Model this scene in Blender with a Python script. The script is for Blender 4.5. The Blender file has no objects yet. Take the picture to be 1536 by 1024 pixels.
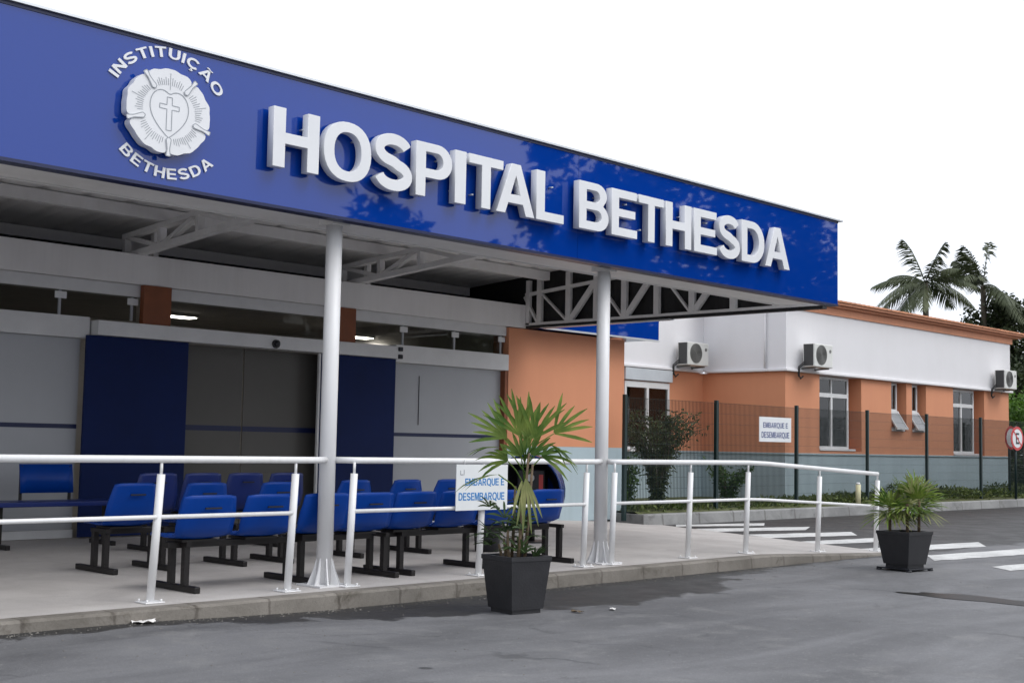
import bpy, bmesh, math, random
from mathutils import Vector, Matrix
R = math.radians
random.seed(7)
sc = bpy.context.scene
col = sc.collection

# ------------------------------------------------------------------ materials
def mat(name, rgb, rough=0.6, metal=0.0, spec=0.5, var=0.0, vscale=3.0, bump=0.0, bscale=40.0, coat=0.0, trans=0.0, rgb2=None):
    m = bpy.data.materials.new(name); m.use_nodes = True
    nt = m.node_tree; b = nt.nodes['Principled BSDF']
    b.inputs['Base Color'].default_value = (*rgb, 1)
    b.inputs['Roughness'].default_value = rough
    b.inputs['Metallic'].default_value = metal
    b.inputs['Specular IOR Level'].default_value = spec
    b.inputs['Coat Weight'].default_value = coat
    b.inputs['Coat Roughness'].default_value = 0.05
    tc = None
    if var or bump or rgb2:
        tc = nt.nodes.new('ShaderNodeTexCoord')
    if var or rgb2:
        n = nt.nodes.new('ShaderNodeTexNoise'); n.inputs['Scale'].default_value = vscale
        n.inputs['Detail'].default_value = 6; n.inputs['Roughness'].default_value = 0.65
        nt.links.new(tc.outputs['Object'], n.inputs['Vector'])
        r = nt.nodes.new('ShaderNodeValToRGB')
        a = tuple(c * (1 - var) for c in rgb); z = rgb2 if rgb2 else tuple(min(1, c * (1 + var)) for c in rgb)
        r.color_ramp.elements[0].position = 0.3; r.color_ramp.elements[1].position = 0.7
        r.color_ramp.elements[0].color = (*a, 1); r.color_ramp.elements[1].color = (*z, 1)
        nt.links.new(n.outputs['Fac'], r.inputs['Fac']); nt.links.new(r.outputs['Color'], b.inputs['Base Color'])
    if bump:
        n2 = nt.nodes.new('ShaderNodeTexNoise'); n2.inputs['Scale'].default_value = bscale; n2.inputs['Detail'].default_value = 5
        nt.links.new(tc.outputs['Object'], n2.inputs['Vector'])
        bp = nt.nodes.new('ShaderNodeBump'); bp.inputs['Strength'].default_value = bump; bp.inputs['Distance'].default_value = 0.02
        nt.links.new(n2.outputs['Fac'], bp.inputs['Height']); nt.links.new(bp.outputs['Normal'], b.inputs['Normal'])
    return m

def streaked(name, rgb, dirt, amount=0.5, rough=0.7, sx=1.2, sz=0.25, bump=0.15):
    """painted plaster with soft mottling and vertical rain streaks"""
    m = bpy.data.materials.new(name); m.use_nodes = True
    nt = m.node_tree; b = nt.nodes['Principled BSDF']; b.inputs['Roughness'].default_value = rough
    tc = nt.nodes.new('ShaderNodeTexCoord'); mp = nt.nodes.new('ShaderNodeMapping')
    mp.inputs['Scale'].default_value = (sx * 3, sx * 3, sz)
    nt.links.new(tc.outputs['Object'], mp.inputs['Vector'])
    n = nt.nodes.new('ShaderNodeTexNoise'); n.inputs['Scale'].default_value = 1.6; n.inputs['Detail'].default_value = 8; n.inputs['Roughness'].default_value = 0.7
    nt.links.new(mp.outputs['Vector'], n.inputs['Vector'])
    n2 = nt.nodes.new('ShaderNodeTexNoise'); n2.inputs['Scale'].default_value = 1.3; n2.inputs['Detail'].default_value = 6
    nt.links.new(tc.outputs['Object'], n2.inputs['Vector'])
    mul = nt.nodes.new('ShaderNodeMath'); mul.operation = 'MULTIPLY'
    nt.links.new(n.outputs['Fac'], mul.inputs[0]); nt.links.new(n2.outputs['Fac'], mul.inputs[1])
    r = nt.nodes.new('ShaderNodeMapRange'); r.inputs['From Min'].default_value = 0.18; r.inputs['From Max'].default_value = 0.42
    r.inputs['To Min'].default_value = 0.0; r.inputs['To Max'].default_value = amount
    nt.links.new(mul.outputs[0], r.inputs['Value'])
    mx = nt.nodes.new('ShaderNodeMix'); mx.data_type = 'RGBA'
    mx.inputs['A'].default_value = (*rgb, 1); mx.inputs['B'].default_value = (*dirt, 1)
    nt.links.new(r.outputs['Result'], mx.inputs['Factor']); nt.links.new(mx.outputs['Result'], b.inputs['Base Color'])
    n3 = nt.nodes.new('ShaderNodeTexNoise'); n3.inputs['Scale'].default_value = 60; n3.inputs['Detail'].default_value = 4
    nt.links.new(tc.outputs['Object'], n3.inputs['Vector'])
    bp = nt.nodes.new('ShaderNodeBump'); bp.inputs['Strength'].default_value = bump; bp.inputs['Distance'].default_value = 0.01
    nt.links.new(n3.outputs['Fac'], bp.inputs['Height']); nt.links.new(bp.outputs['Normal'], b.inputs['Normal'])
    return m

def glass(name, tint, refl=0.12, clear=0.85, fr=1.0):
    m = bpy.data.materials.new(name); m.use_nodes = True
    nt = m.node_tree; nt.nodes.clear()
    o = nt.nodes.new('ShaderNodeOutputMaterial'); t = nt.nodes.new('ShaderNodeBsdfTransparent'); g = nt.nodes.new('ShaderNodeBsdfGlossy')
    t.inputs['Color'].default_value = (*[c * clear for c in tint], 1); g.inputs['Roughness'].default_value = 0.03
    f = nt.nodes.new('ShaderNodeFresnel'); f.inputs['IOR'].default_value = 1.5
    a = nt.nodes.new('ShaderNodeMath'); a.operation = 'MULTIPLY_ADD'; a.inputs[1].default_value = fr; a.inputs[2].default_value = refl * 0.4; a.use_clamp = True
    mx = nt.nodes.new('ShaderNodeMixShader')
    nt.links.new(f.outputs[0], a.inputs[0]); nt.links.new(a.outputs[0], mx.inputs['Fac'])
    nt.links.new(t.outputs[0], mx.inputs[1]); nt.links.new(g.outputs[0], mx.inputs[2]); nt.links.new(mx.outputs[0], o.inputs['Surface'])
    return m

def leafmat(name, a, b, rough=0.55, scale=1.3, trans=0.25):
    m = bpy.data.materials.new(name); m.use_nodes = True
    nt = m.node_tree; p = nt.nodes['Principled BSDF']; p.inputs['Roughness'].default_value = rough
    p.inputs['Specular IOR Level'].default_value = 0.3
    tc = nt.nodes.new('ShaderNodeTexCoord'); n = nt.nodes.new('ShaderNodeTexNoise'); n.inputs['Scale'].default_value = scale; n.inputs['Detail'].default_value = 5
    nt.links.new(tc.outputs['Object'], n.inputs['Vector'])
    r = nt.nodes.new('ShaderNodeValToRGB'); r.color_ramp.elements[0].position = 0.35; r.color_ramp.elements[1].position = 0.66
    r.color_ramp.elements[0].color = (*a, 1); r.color_ramp.elements[1].color = (*b, 1)
    nt.links.new(n.outputs['Fac'], r.inputs['Fac']); nt.links.new(r.outputs['Color'], p.inputs['Base Color'])
    tr = nt.nodes.new('ShaderNodeBsdfTranslucent'); nt.links.new(r.outputs['Color'], tr.inputs['Color'])
    mx = nt.nodes.new('ShaderNodeMixShader'); mx.inputs['Fac'].default_value = trans
    o = nt.nodes['Material Output']
    nt.links.new(p.outputs[0], mx.inputs[1]); nt.links.new(tr.outputs[0], mx.inputs[2]); nt.links.new(mx.outputs[0], o.inputs['Surface'])
    return m

def emit(name, rgb, s):
    m = bpy.data.materials.new(name); m.use_nodes = True
    b = m.node_tree.nodes['Principled BSDF']; b.inputs['Base Color'].default_value = (*rgb, 1)
    b.inputs['Emission Color'].default_value = (*rgb, 1); b.inputs['Emission Strength'].default_value = s
    return m

M = {}
M['blue_panel'] = mat('blue_panel', (0.001, 0.036, 0.268), 0.025, spec=0.60, bump=0.015, bscale=1.1)
M['navy_trim'] = mat('navy_trim', (0.004, 0.010, 0.06), 0.35)
M['navy_door'] = mat('navy_door', (0.001, 0.011, 0.075), 0.5, spec=0.18, var=0.12, vscale=1.5)
M['metal_cap'] = mat('metal_cap', (0.62, 0.64, 0.66), 0.35, metal=0.6)
M['letter'] = mat('letter', (0.72, 0.73, 0.75), 0.35, var=0.04, vscale=2)
M['letter_side'] = mat('letter_side', (0.40, 0.43, 0.46), 0.4)
M['grey_line'] = mat('grey_line', (0.30, 0.32, 0.35), 0.6)
M['white_paint'] = streaked('white_paint', (0.78, 0.78, 0.785), (0.55, 0.53, 0.49), 0.35, rough=0.38, sx=4, sz=1.2, bump=0.04)
M['column_paint'] = streaked('column_paint', (0.72, 0.72, 0.73), (0.52, 0.50, 0.47), 0.35, rough=0.4, sx=2, sz=0.6, bump=0.03)
M['steel_grey'] = streaked('steel_grey', (0.80, 0.79, 0.78), (0.60, 0.58, 0.55), 0.5, rough=0.5, sx=1, sz=1, bump=0.05)
M['roof_sheet'] = streaked('roof_sheet', (0.84, 0.825, 0.81), (0.64, 0.63, 0.61), 0.6, rough=0.45, sx=0.4, sz=1, bump=0.05)
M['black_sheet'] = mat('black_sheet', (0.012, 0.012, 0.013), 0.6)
M['black_steel'] = mat('black_steel', (0.012, 0.010, 0.010), 0.42, spec=0.4)
M['band'] = streaked('band', (0.80, 0.785, 0.775), (0.62, 0.60, 0.58), 0.40, rough=0.6)
M['frame_white'] = mat('frame_white', (0.66, 0.66, 0.66), 0.4, var=0.06)
M['frost'] = mat('frost', (0.40, 0.41, 0.43), 0.28, spec=0.5, var=0.06, vscale=0.7)
M['orange'] = streaked('orange', (0.64, 0.272, 0.145), (0.53, 0.215, 0.115), 0.35, rough=0.75, sx=0.5)
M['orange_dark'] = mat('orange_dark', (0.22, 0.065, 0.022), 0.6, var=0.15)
M['bluegrey'] = streaked('bluegrey', (0.40, 0.49, 0.53), (0.28, 0.34, 0.36), 0.40, rough=0.7)
M['white_wall'] = streaked('white_wall', (0.74, 0.73, 0.745), (0.60, 0.59, 0.585), 0.22, rough=0.75, sx=0.5)
M['roof_orange'] = streaked('roof_orange', (0.64, 0.28, 0.155), (0.44, 0.19, 0.105), 0.5, rough=0.7)
M['tile'] = mat('tile', (0.40, 0.17, 0.085), 0.8, var=0.35, vscale=6)
M['dark_glass'] = glass('dark_glass', (0.55, 0.60, 0.58), 0.12)
M['lobby_glass'] = glass('lobby_glass', (0.80, 0.80, 0.78), -0.06, 0.95, 0.55)
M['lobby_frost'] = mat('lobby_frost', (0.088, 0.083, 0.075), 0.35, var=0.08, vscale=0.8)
M['clear_glass'] = glass('clear_glass', (0.9, 0.93, 0.92), 0.06, 0.97)
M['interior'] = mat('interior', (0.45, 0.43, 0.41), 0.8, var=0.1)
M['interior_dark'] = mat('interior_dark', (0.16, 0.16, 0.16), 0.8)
M['curtain'] = mat('curtain', (0.20, 0.24, 0.255), 0.8, var=0.3, vscale=9)
M['blind'] = mat('blind', (0.50, 0.53, 0.56), 0.8, var=0.08)
M['seat_blue'] = mat('seat_blue', (0.001, 0.042, 0.265), 0.34, spec=0.2, var=0.12, vscale=3)
M['seat_navy'] = mat('seat_navy', (0.004, 0.02, 0.15), 0.4)
M['hood_blue'] = mat('hood_blue', (0.002, 0.028, 0.17), 0.25)
M['black_plastic'] = mat('black_plastic', (0.012, 0.013, 0.018), 0.45)
M['pot'] = mat('pot', (0.021, 0.021, 0.024), 0.5, var=0.2, vscale=7, bump=0.1, bscale=60)
M['soil'] = mat('soil', (0.05, 0.035, 0.022), 0.95, var=0.4, vscale=25, bump=0.8, bscale=60)
M['cane'] = mat('cane', (0.12, 0.085, 0.05), 0.8, var=0.45, vscale=18)
M['trunk'] = mat('trunk', (0.10, 0.085, 0.065), 0.9, var=0.35, vscale=6, bump=0.6, bscale=15)
M['palm_leaf'] = leafmat('palm_leaf', (0.06, 0.135, 0.02), (0.22, 0.29, 0.055), scale=6)
M['palm_pale'] = leafmat('palm_pale', (0.15, 0.19, 0.06), (0.30, 0.30, 0.12), scale=4)
M['fern'] = leafmat('fern', (0.025, 0.055, 0.02), (0.07, 0.11, 0.035), scale=4)
M['far_palm'] = leafmat('far_palm', (0.032, 0.046, 0.022), (0.09, 0.105, 0.05), scale=0.8, trans=0.15)
M['dark_leaf'] = leafmat('dark_leaf', (0.018, 0.032, 0.014), (0.06, 0.075, 0.028), scale=0.9, trans=0.15)
M['bright_leaf'] = leafmat('bright_leaf', (0.05, 0.12, 0.015), (0.13, 0.25, 0.03), scale=1.2)
M['shrub_leaf'] = leafmat('shrub_leaf', (0.028, 0.046, 0.020), (0.11, 0.135, 0.060), scale=5)
M['shrub_green'] = leafmat('shrub_green', (0.04, 0.08, 0.02), (0.09, 0.16, 0.035), scale=4)
M['cover'] = leafmat('cover', (0.045, 0.075, 0.016), (0.13, 0.16, 0.045), scale=1.6)
M['verge'] = mat('verge', (0.075, 0.085, 0.03), 0.95, var=0.4, vscale=6, bump=0.8)
M['fence_green'] = mat('fence_green', (0.006, 0.022, 0.022), 0.45)
M['sign_white'] = mat('sign_white', (0.74, 0.76, 0.77), 0.4, var=0.04)
M['sign_blue'] = mat('sign_blue', (0.03, 0.21, 0.52), 0.5)
M['sign_navy'] = mat('sign_navy', (0.035, 0.06, 0.20), 0.5)
M['sign_red'] = mat('sign_red', (0.55, 0.05, 0.05), 0.4)
M['ac_white'] = mat('ac_white', (0.66, 0.66, 0.63), 0.5, var=0.08, vscale=3)
M['ac_dark'] = mat('ac_dark', (0.05, 0.05, 0.05), 0.6)
M['ac_grille'] = mat('ac_grille', (0.16, 0.16, 0.15), 0.5)
M['marking'] = mat('marking', (0.62, 0.62, 0.61), 0.75, var=0.12, vscale=5, bump=0.3)
M['cream'] = mat('cream', (0.62, 0.58, 0.36), 0.6, var=0.2)
M['paper'] = mat('paper', (0.72, 0.70, 0.68), 0.8)
M['lamp'] = emit('lamp', (1, 0.97, 0.9), 14.0)

# ------------------------------------------------------------------ mesh helpers
class MB:
    def __init__(s): s.bm = bmesh.new()
    def face(s, pts):
        vs = [s.bm.verts.new(p) for p in pts]
        try: return s.bm.faces.new(vs)
        except ValueError: return None
    def box(s, x0, x1, y0, y1, z0, z1, bev=0.0, mtx=None):
        r = bmesh.ops.create_cube(s.bm, size=1.0)
        vs = r['verts']
        for v in vs:
            v.co = Vector(((x0 + x1) / 2 + v.co.x * (x1 - x0), (y0 + y1) / 2 + v.co.y * (y1 - y0), (z0 + z1) / 2 + v.co.z * (z1 - z0)))
        if mtx is not None:
            for v in vs: v.co = mtx @ v.co
        if bev:
            es = list({e for v in vs for e in v.link_edges})
            bmesh.ops.bevel(s.bm, geom=es, offset=bev, segments=2, affect='EDGES', profile=0.5)
        return s
    def bar(s, a, b, w, h=None, up=(0, 0, 1)):
        """square bar from a to b"""
        h = h or w
        a = Vector(a); b = Vector(b); d = (b - a).normalized(); u = Vector(up)
        if abs(d.dot(u)) > 0.98: u = Vector((0, 1, 0))
        sd = d.cross(u).normalized(); u = sd.cross(d).normalized()
        c = [[p + sd * (i * w / 2) + u * (j * h / 2) for i, j in ((-1, -1), (1, -1), (1, 1), (-1, 1))] for p in (a, b)]
        s.face(c[0][::-1]); s.face(c[1])
        for k in range(4): s.face([c[0][k], c[0][(k + 1) % 4], c[1][(k + 1) % 4], c[1][k]])
        return s
    def tube(s, pts, rad, n=12, cap=True):
        pts = [Vector(p) for p in pts]
        rads = rad if isinstance(rad, (list, tuple)) else [rad] * len(pts)
        rings = []; prev = None
        for i, p in enumerate(pts):
            if i == 0: d = pts[1] - p
            elif i == len(pts) - 1: d = p - pts[i - 1]
            else: d = (pts[i + 1] - p).normalized() + (p - pts[i - 1]).normalized()
            d.normalize()
            if prev is None:
                u = Vector((0, 0, 1)) if abs(d.z) < 0.9 else Vector((1, 0, 0))
                a = d.cross(u).normalized()
            else:
                a = (prev - d * prev.dot(d)).normalized()
            prev = a; b = d.cross(a)
            rings.append([s.bm.verts.new(p + (a * math.cos(2 * math.pi * k / n) + b * math.sin(2 * math.pi * k / n)) * rads[i]) for k in range(n)])
        for i in range(len(rings) - 1):
            for k in range(n):
                f = s.bm.faces.new((rings[i][k], rings[i][(k + 1) % n], rings[i + 1][(k + 1) % n], rings[i + 1][k])); f.smooth = True
        if cap:
            s.bm.faces.new(rings[0][::-1]); s.bm.faces.new(rings[-1])
        return s
    def prism(s, pts, vec):
        """polygon pts (3d) extruded by vec"""
        v = Vector(vec); a = [Vector(p) for p in pts]; b = [p + v for p in a]; n = len(a)
        s.face(a[::-1]); s.face(b)
        for k in range(n): s.face([a[k], a[(k + 1) % n], b[(k + 1) % n], b[k]])
        return s
    def grid(s, rows, smooth=True):
        vs = [[s.bm.verts.new(p) for p in r] for r in rows]
        for i in range(len(vs) - 1):
            for j in range(len(vs[0]) - 1):
                f = s.bm.faces.new((vs[i][j], vs[i][j + 1], vs[i + 1][j + 1], vs[i + 1][j])); f.smooth = smooth
        return s
    def build(s, name, m, parent=None, recalc=True, weld=False):
        if weld: bmesh.ops.remove_doubles(s.bm, verts=s.bm.verts, dist=0.0004)
        if recalc: bmesh.ops.recalc_face_normals(s.bm, faces=s.bm.faces)
        me = bpy.data.meshes.new(name); s.bm.to_mesh(me); s.bm.free()
        o = bpy.data.objects.new(name, me); col.objects.link(o)
        if isinstance(m, str): m = M[m]
        me.materials.append(m)
        if parent is not None:
            o.parent = parent
            if any(abs(c) > 1e-9 for c in parent_world(parent)) : pass
        return o

def parent_world(o): return o.location

def tag(o, label=None, cat=None, group=None, kind=None):
    if label: o['label'] = label
    if cat: o['category'] = cat
    if group: o['group'] = group
    if kind: o['kind'] = kind
    return o
def empty(name, loc=(0, 0, 0), rz=0.0, label=None, cat=None, group=None):
    o = bpy.data.objects.new(name, None); col.objects.link(o); o.location = loc; o.rotation_euler = (0, 0, rz); o.empty_display_size = 0.2
    return tag(o, label, cat, group)
def children(o): return [c for c in bpy.data.objects if c.parent == o]
def copy_tree(o, parent=None):
    c = o.copy(); col.objects.link(c); c.parent = parent
    for ch in children(o): copy_tree(ch, c)
    return c
def curve_mesh(name, contours, z0, depth, m, parent=None, bevel=0.0, place=None, msides=None):
    """filled 2-D outlines (with holes) extruded to a solid letter or badge; place(u,v,w)->xyz"""
    cu = bpy.data.curves.new(name, 'CURVE'); cu.dimensions = '2D'; cu.fill_mode = 'BOTH'
    cu.extrude = depth / 2; cu.bevel_depth = bevel; cu.bevel_resolution = 1
    for c in contours:
        sp = cu.splines.new('POLY'); sp.points.add(len(c) - 1); sp.use_cyclic_u = True
        for k, p in enumerate(c): sp.points[k].co = (p[0], p[1], 0, 1)
    tmp = bpy.data.objects.new(name, cu); col.objects.link(tmp)
    dg = bpy.context.evaluated_depsgraph_get()
    me = bpy.data.meshes.new_from_object(tmp.evaluated_get(dg))
    bpy.data.objects.remove(tmp); bpy.data.curves.remove(cu)
    for v in me.vertices: v.co = Vector(place(v.co.x, v.co.y, v.co.z + z0))
    me.name = name
    o = bpy.data.objects.new(name, me); col.objects.link(o)
    me.materials.clear(); me.materials.append(M[m])
    if msides:
        me.materials.append(M[msides])
        me.update()
        for p in me.polygons:
            if abs(p.normal.y) < 0.6: p.material_index = 1
    if parent is not None: o.parent = parent
    return o

# ------------------------------------------------------------------ glyph outlines (cap height 1, bold grotesque)
def arc(cx, cy, rx, ry, a0, a1, n=10):
    return [(cx + rx * math.cos(R(a0 + (a1 - a0) * k / n)), cy + ry * math.sin(R(a0 + (a1 - a0) * k / n))) for k in range(n + 1)]
def stroke(pts, w):
    L, Rr = [], []
    for i, p in enumerate(pts):
        a = pts[max(0, i - 1)]; b = pts[min(len(pts) - 1, i + 1)]
        dx, dy = b[0] - a[0], b[1] - a[1]; l = math.hypot(dx, dy) or 1
        nx, ny = -dy / l, dx / l
        L.append((p[0] + nx * w / 2, p[1] + ny * w / 2)); Rr.append((p[0] - nx * w / 2, p[1] - ny * w / 2))
    return L + Rr[::-1]
T = 0.205; TH = 0.17
def ell(cx, cy, rx, ry, n=32, e=2.25):
    o = []
    for k in range(n):
        a = 2 * math.pi * k / n; c, s = math.cos(a), math.sin(a)
        o.append((cx + rx * math.copysign(abs(c) ** (2 / e), c), cy + ry * math.copysign(abs(s) ** (2 / e), s)))
    return o
def glyph(ch):
    """(width, contours)"""
    if ch == 'H': return 0.82, [[(0, 0), (T, 0), (T, .41), (.82 - T, .41), (.82 - T, 0), (.82, 0), (.82, 1), (.82 - T, 1), (.82 - T, .585), (T, .585), (T, 1), (0, 1)]]
    if ch == 'I': return T, [[(0, 0), (T, 0), (T, 1), (0, 1)]]
    if ch == 'T': return .80, [[(.4 - T / 2, 0), (.4 + T / 2, 0), (.4 + T / 2, 1 - TH), (.8, 1 - TH), (.8, 1), (0, 1), (0, 1 - TH), (.4 - T / 2, 1 - TH)]]
    if ch == 'L': return .70, [[(0, 0), (.70, 0), (.70, TH), (T, TH), (T, 1), (0, 1)]]
    if ch == 'E': return .76, [[(0, 0), (.76, 0), (.76, TH), (T, TH), (T, .42), (.70, .42), (.70, .58), (T, .58), (T, 1 - TH), (.74, 1 - TH), (.74, 1), (0, 1)]]
    if ch == 'A': return .96, [[(0, 0), (.215, 0), (.29, .22), (.67, .22), (.745, 0), (.96, 0), (.59, 1), (.37, 1)], [(.345, .385), (.48, .79), (.615, .385)]]
    if ch == 'O': return 1.04, [ell(.52, .5, .52, .52), ell(.52, .5, .52 - T - .01, .52 - TH)[::-1]]
    if ch == 'Q': return 1.04, [ell(.52, .5, .52, .52), ell(.52, .5, .52 - T - .01, .52 - TH)[::-1], [(.66, -.02), (.80, -.15), (1.02, -.15), (.90, .055)]]
    if ch == 'D': return .88, [[(0, 0)] + arc(.42, .5, .46, .5, -90, 90, 16) + [(0, 1)], [(T, TH), (T, 1 - TH)] + arc(.40, .5, .46 - T + .02, .5 - TH, 90, -90, 14)]
    if ch == 'P': return .80, [[(0, 0), (T, 0), (T, .36)] + arc(.48, .68, .32, .32, -90, 90, 12) + [(0, 1)], [(T, .52), (T, .845)] + arc(.46, .6825, .145, .1625, 90, -90, 10)]
    if ch == 'R': return .86, [[(0, 0), (T, 0), (T, .40), (.36, .40), (.60, 0), (.86, 0), (.58, .43)] + arc(.50, .70, .32, .30, -70, 90, 12) + [(0, 1)], [(T, .56), (T, .845)] + arc(.47, .7025, .145, .1425, 90, -90, 10)]
    if ch == 'B': return .86, [[(0, 0)] + arc(.54, .285, .32, .285, -90, 62, 12) + arc(.50, .755, .30, .245, -42, 90, 12) + [(0, 1)],
                               [(T, TH), (T, .435)] + arc(.52, .3025, .14, .1325, 90, -90, 10), [(T, .59), (T, .85)] + arc(.47, .72, .135, .13, 90, -90, 10)]
    if ch == 'U': return .82, [[(0, 1), (0, .36)] + arc(.41, .36, .41, .38, 180, 360, 16) + [(.82, 1), (.82 - T, 1)] + [(.82 - T, .36)] + arc(.41, .36, .41 - T, .38 - TH, 360, 180, 12)[1:] + [(T, 1)]]
    if ch == 'N': return .84, [[(0, 0), (.19, 0), (.19, .66), (.63, 0), (.84, 0), (.84, 1), (.65, 1), (.65, .34), (.21, 1), (0, 1)]]
    if ch == 'M': return .98, [[(0, 0), (.185, 0), (.185, .72), (.395, 0), (.585, 0), (.795, .72), (.795, 0), (.98, 0), (.98, 1), (.70, 1), (.49, .30), (.28, 1), (0, 1)]]
    if ch in 'CÇ':
        g = stroke(arc(.5, .5, .405, .425, 42, 318, 26), .19)
        if ch == 'Ç': return .95, [g, [(.44, -.06), (.56, -.06), (.54, -.12), (.64, -.20), (.56, -.30), (.38, -.30), (.38, -.24), (.52, -.22), (.50, -.16), (.42, -.15)]]
        return .95, [g]
    if ch == 'Ã':
        w, c = glyph('A'); return w, c + [stroke([(.24, 1.12), (.34, 1.19), (.48, 1.15), (.62, 1.11), (.72, 1.19)], .09)]
    if ch == 'S':
        sp = arc(.43, .73, .315, .185, 18, 90, 6) + arc(.41, .72, .305, .195, 98, 255, 12) + [(.44, .505)] + arc(.45, .27, .315, .19, 72, -90, 12) + arc(.43, .27, .325, .19, -98, -165, 7)
        return .86, [stroke(sp, .195)]
    return .3, []

def text_layout(s, gap=0.10, space=0.42):
    x = 0; out = []
    for ch in s:
        if ch == ' ': x += space; continue
        w, c = glyph(ch); out.append((ch, x, w, c)); x += w + gap
    return out, x - gap

def flat_text(name, s, cx, cz, height, width, place, m, parent, depth=0.004):
    lay, tot = text_layout(s); kx = width / tot; cs = []
    for ch, x, w, c in lay:
        for k in c: cs.append([((x + p[0] - tot / 2) * kx + cx, (p[1] - .5) * height + cz) for p in k])
    return curve_mesh(name, cs, 0, depth, m, parent, place=place)

# ------------------------------------------------------------------ world, sun, camera
ELEV, AZ = 52.0, 200.0      # sun: behind and right of the camera, soft behind cloud
w = bpy.data.worlds.new("World"); sc.world = w; w.use_nodes = True
nt = w.node_tree; bg = nt.nodes['Background']
sky = nt.nodes.new('ShaderNodeTexSky'); sky.sky_type = 'NISHITA'; sky.sun_disc = False
sky.sun_elevation = R(ELEV); sky.sun_rotation = R(150); sky.air_density = 1.0; sky.dust_density = 5.0; sky.ozone_density = 1.0
hs = nt.nodes.new('ShaderNodeHueSaturation'); hs.inputs['Saturation'].default_value = 0.12; hs.inputs['Value'].default_value = 1.0
nt.links.new(sky.outputs[0], hs.inputs['Color']); mxw = nt.nodes.new('ShaderNodeMix'); mxw.data_type = 'RGBA'; mxw.inputs['Factor'].default_value = 0.72   # cloud sheet
gtc = nt.nodes.new('ShaderNodeTexCoord'); cn_ = nt.nodes.new('ShaderNodeTexNoise'); cn_.inputs['Scale'].default_value = 2.2; cn_.inputs['Detail'].default_value = 5
nt.links.new(gtc.outputs['Generated'], cn_.inputs['Vector'])
crm = nt.nodes.new('ShaderNodeValToRGB'); crm.color_ramp.elements[0].position = 0.3; crm.color_ramp.elements[1].position = 0.7
crm.color_ramp.elements[0].color = (5.3, 5.65, 6.35, 1); crm.color_ramp.elements[1].color = (6.2, 6.5, 7.0, 1)
nt.links.new(cn_.outputs['Fac'], crm.inputs['Fac']); nt.links.new(crm.outputs['Color'], mxw.inputs['B'])
nt.links.new(hs.outputs[0], mxw.inputs['A']); nt.links.new(mxw.outputs['Result'], bg.inputs['Color'])
bg.inputs['Strength'].default_value = 0.15
sd = bpy.data.lights.new('sun', 'SUN'); sd.energy = 0.6; sd.angle = R(30); sd.color = (1.0, 0.97, 0.93)
so = bpy.data.objects.new('sun', sd); col.objects.link(so)
dirv = Vector((-0.25, 0.75, -math.tan(R(ELEV)) * 0.79)).normalized()
so.rotation_euler = dirv.to_track_quat('-Z', 'Y').to_euler()

F_PX, YAW, PITCH, ROLL, HC = 1929.76, 0.7722, 0.0796, -0.0194, 1.1529
Fv = Vector((math.cos(YAW) * math.cos(PITCH), math.sin(YAW) * math.cos(PITCH), math.sin(PITCH)))
Rv = Vector((math.sin(YAW), -math.cos(YAW), 0)); Uv = Rv.cross(Fv)
R2 = (Rv * math.cos(ROLL) - Uv * math.sin(ROLL)).normalized(); U2 = R2.cross(Fv).normalized()
cd = bpy.data.cameras.new('camera'); cam = bpy.data.objects.new('camera', cd); col.objects.link(cam)
cd.sensor_width = 36; cd.lens = F_PX / 1536 * 36; cd.clip_end = 2000; cd.clip_start = 0.05
mw = Matrix.Identity(4)
for i in range(3): mw[i][0] = R2[i]; mw[i][1] = U2[i]; mw[i][2] = -Fv[i]
mw[2][3] = HC
cam.matrix_world = mw
sc.camera = cam
vs = sc.view_settings; vs.view_transform = 'Standard'; vs.look = 'None'; vs.gamma = 1; vs.use_curve_mapping = False
vs.exposure = 0.58

# ------------------------------------------------------------------ ground
def wb(mb, name, m, parent=None, **k):
    """mesh authored in world coordinates, parented to an unrotated thing"""
    p = parent
    while p is not None:
        bmesh.ops.translate(mb.bm, verts=mb.bm.verts, vec=-Vector(p.location)); p = p.parent
    return mb.build(name, m, parent, **k)
def wplace(parent, fn):
    o = Vector((0, 0, 0)); p = parent
    while p is not None: o += Vector(p.location); p = p.parent
    return lambda u, v, ww: Vector(fn(u, v, ww)) - o

def nd(nt, kind, **kw):
    n = nt.nodes.new(kind)
    for k, v in kw.items():
        if hasattr(n, k): setattr(n, k, v)
        else: n.inputs[k].default_value = v
    return n
def mth(nt, op, a, b=None, clamp=False):
    n = nt.nodes.new('ShaderNodeMath'); n.operation = op; n.use_clamp = clamp
    for i, q in enumerate((a, b)):
        if q is None: continue
        if hasattr(q, 'links') or hasattr(q, 'is_linked'): nt.links.new(q, n.inputs[i])
        else: n.inputs[i].default_value = q
    return n.outputs[0]
def rng(nt, v, a, b, c, d, smooth=True):
    n = nt.nodes.new('ShaderNodeMapRange'); n.interpolation_type = 'SMOOTHSTEP' if smooth else 'LINEAR'
    nt.links.new(v, n.inputs['Value'])
    for k, x in zip(('From Min', 'From Max', 'To Min', 'To Max'), (a, b, c, d)): n.inputs[k].default_value = x
    return n.outputs['Result']
def noise(nt, vec, scale, detail=6, rough=0.6, dist=0.0):
    n = nt.nodes.new('ShaderNodeTexNoise'); n.inputs['Scale'].default_value = scale; n.inputs['Detail'].default_value = detail
    n.inputs['Roughness'].default_value = rough; n.inputs['Distortion'].default_value = dist
    nt.links.new(vec, n.inputs['Vector']); return n.outputs['Fac']
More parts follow.
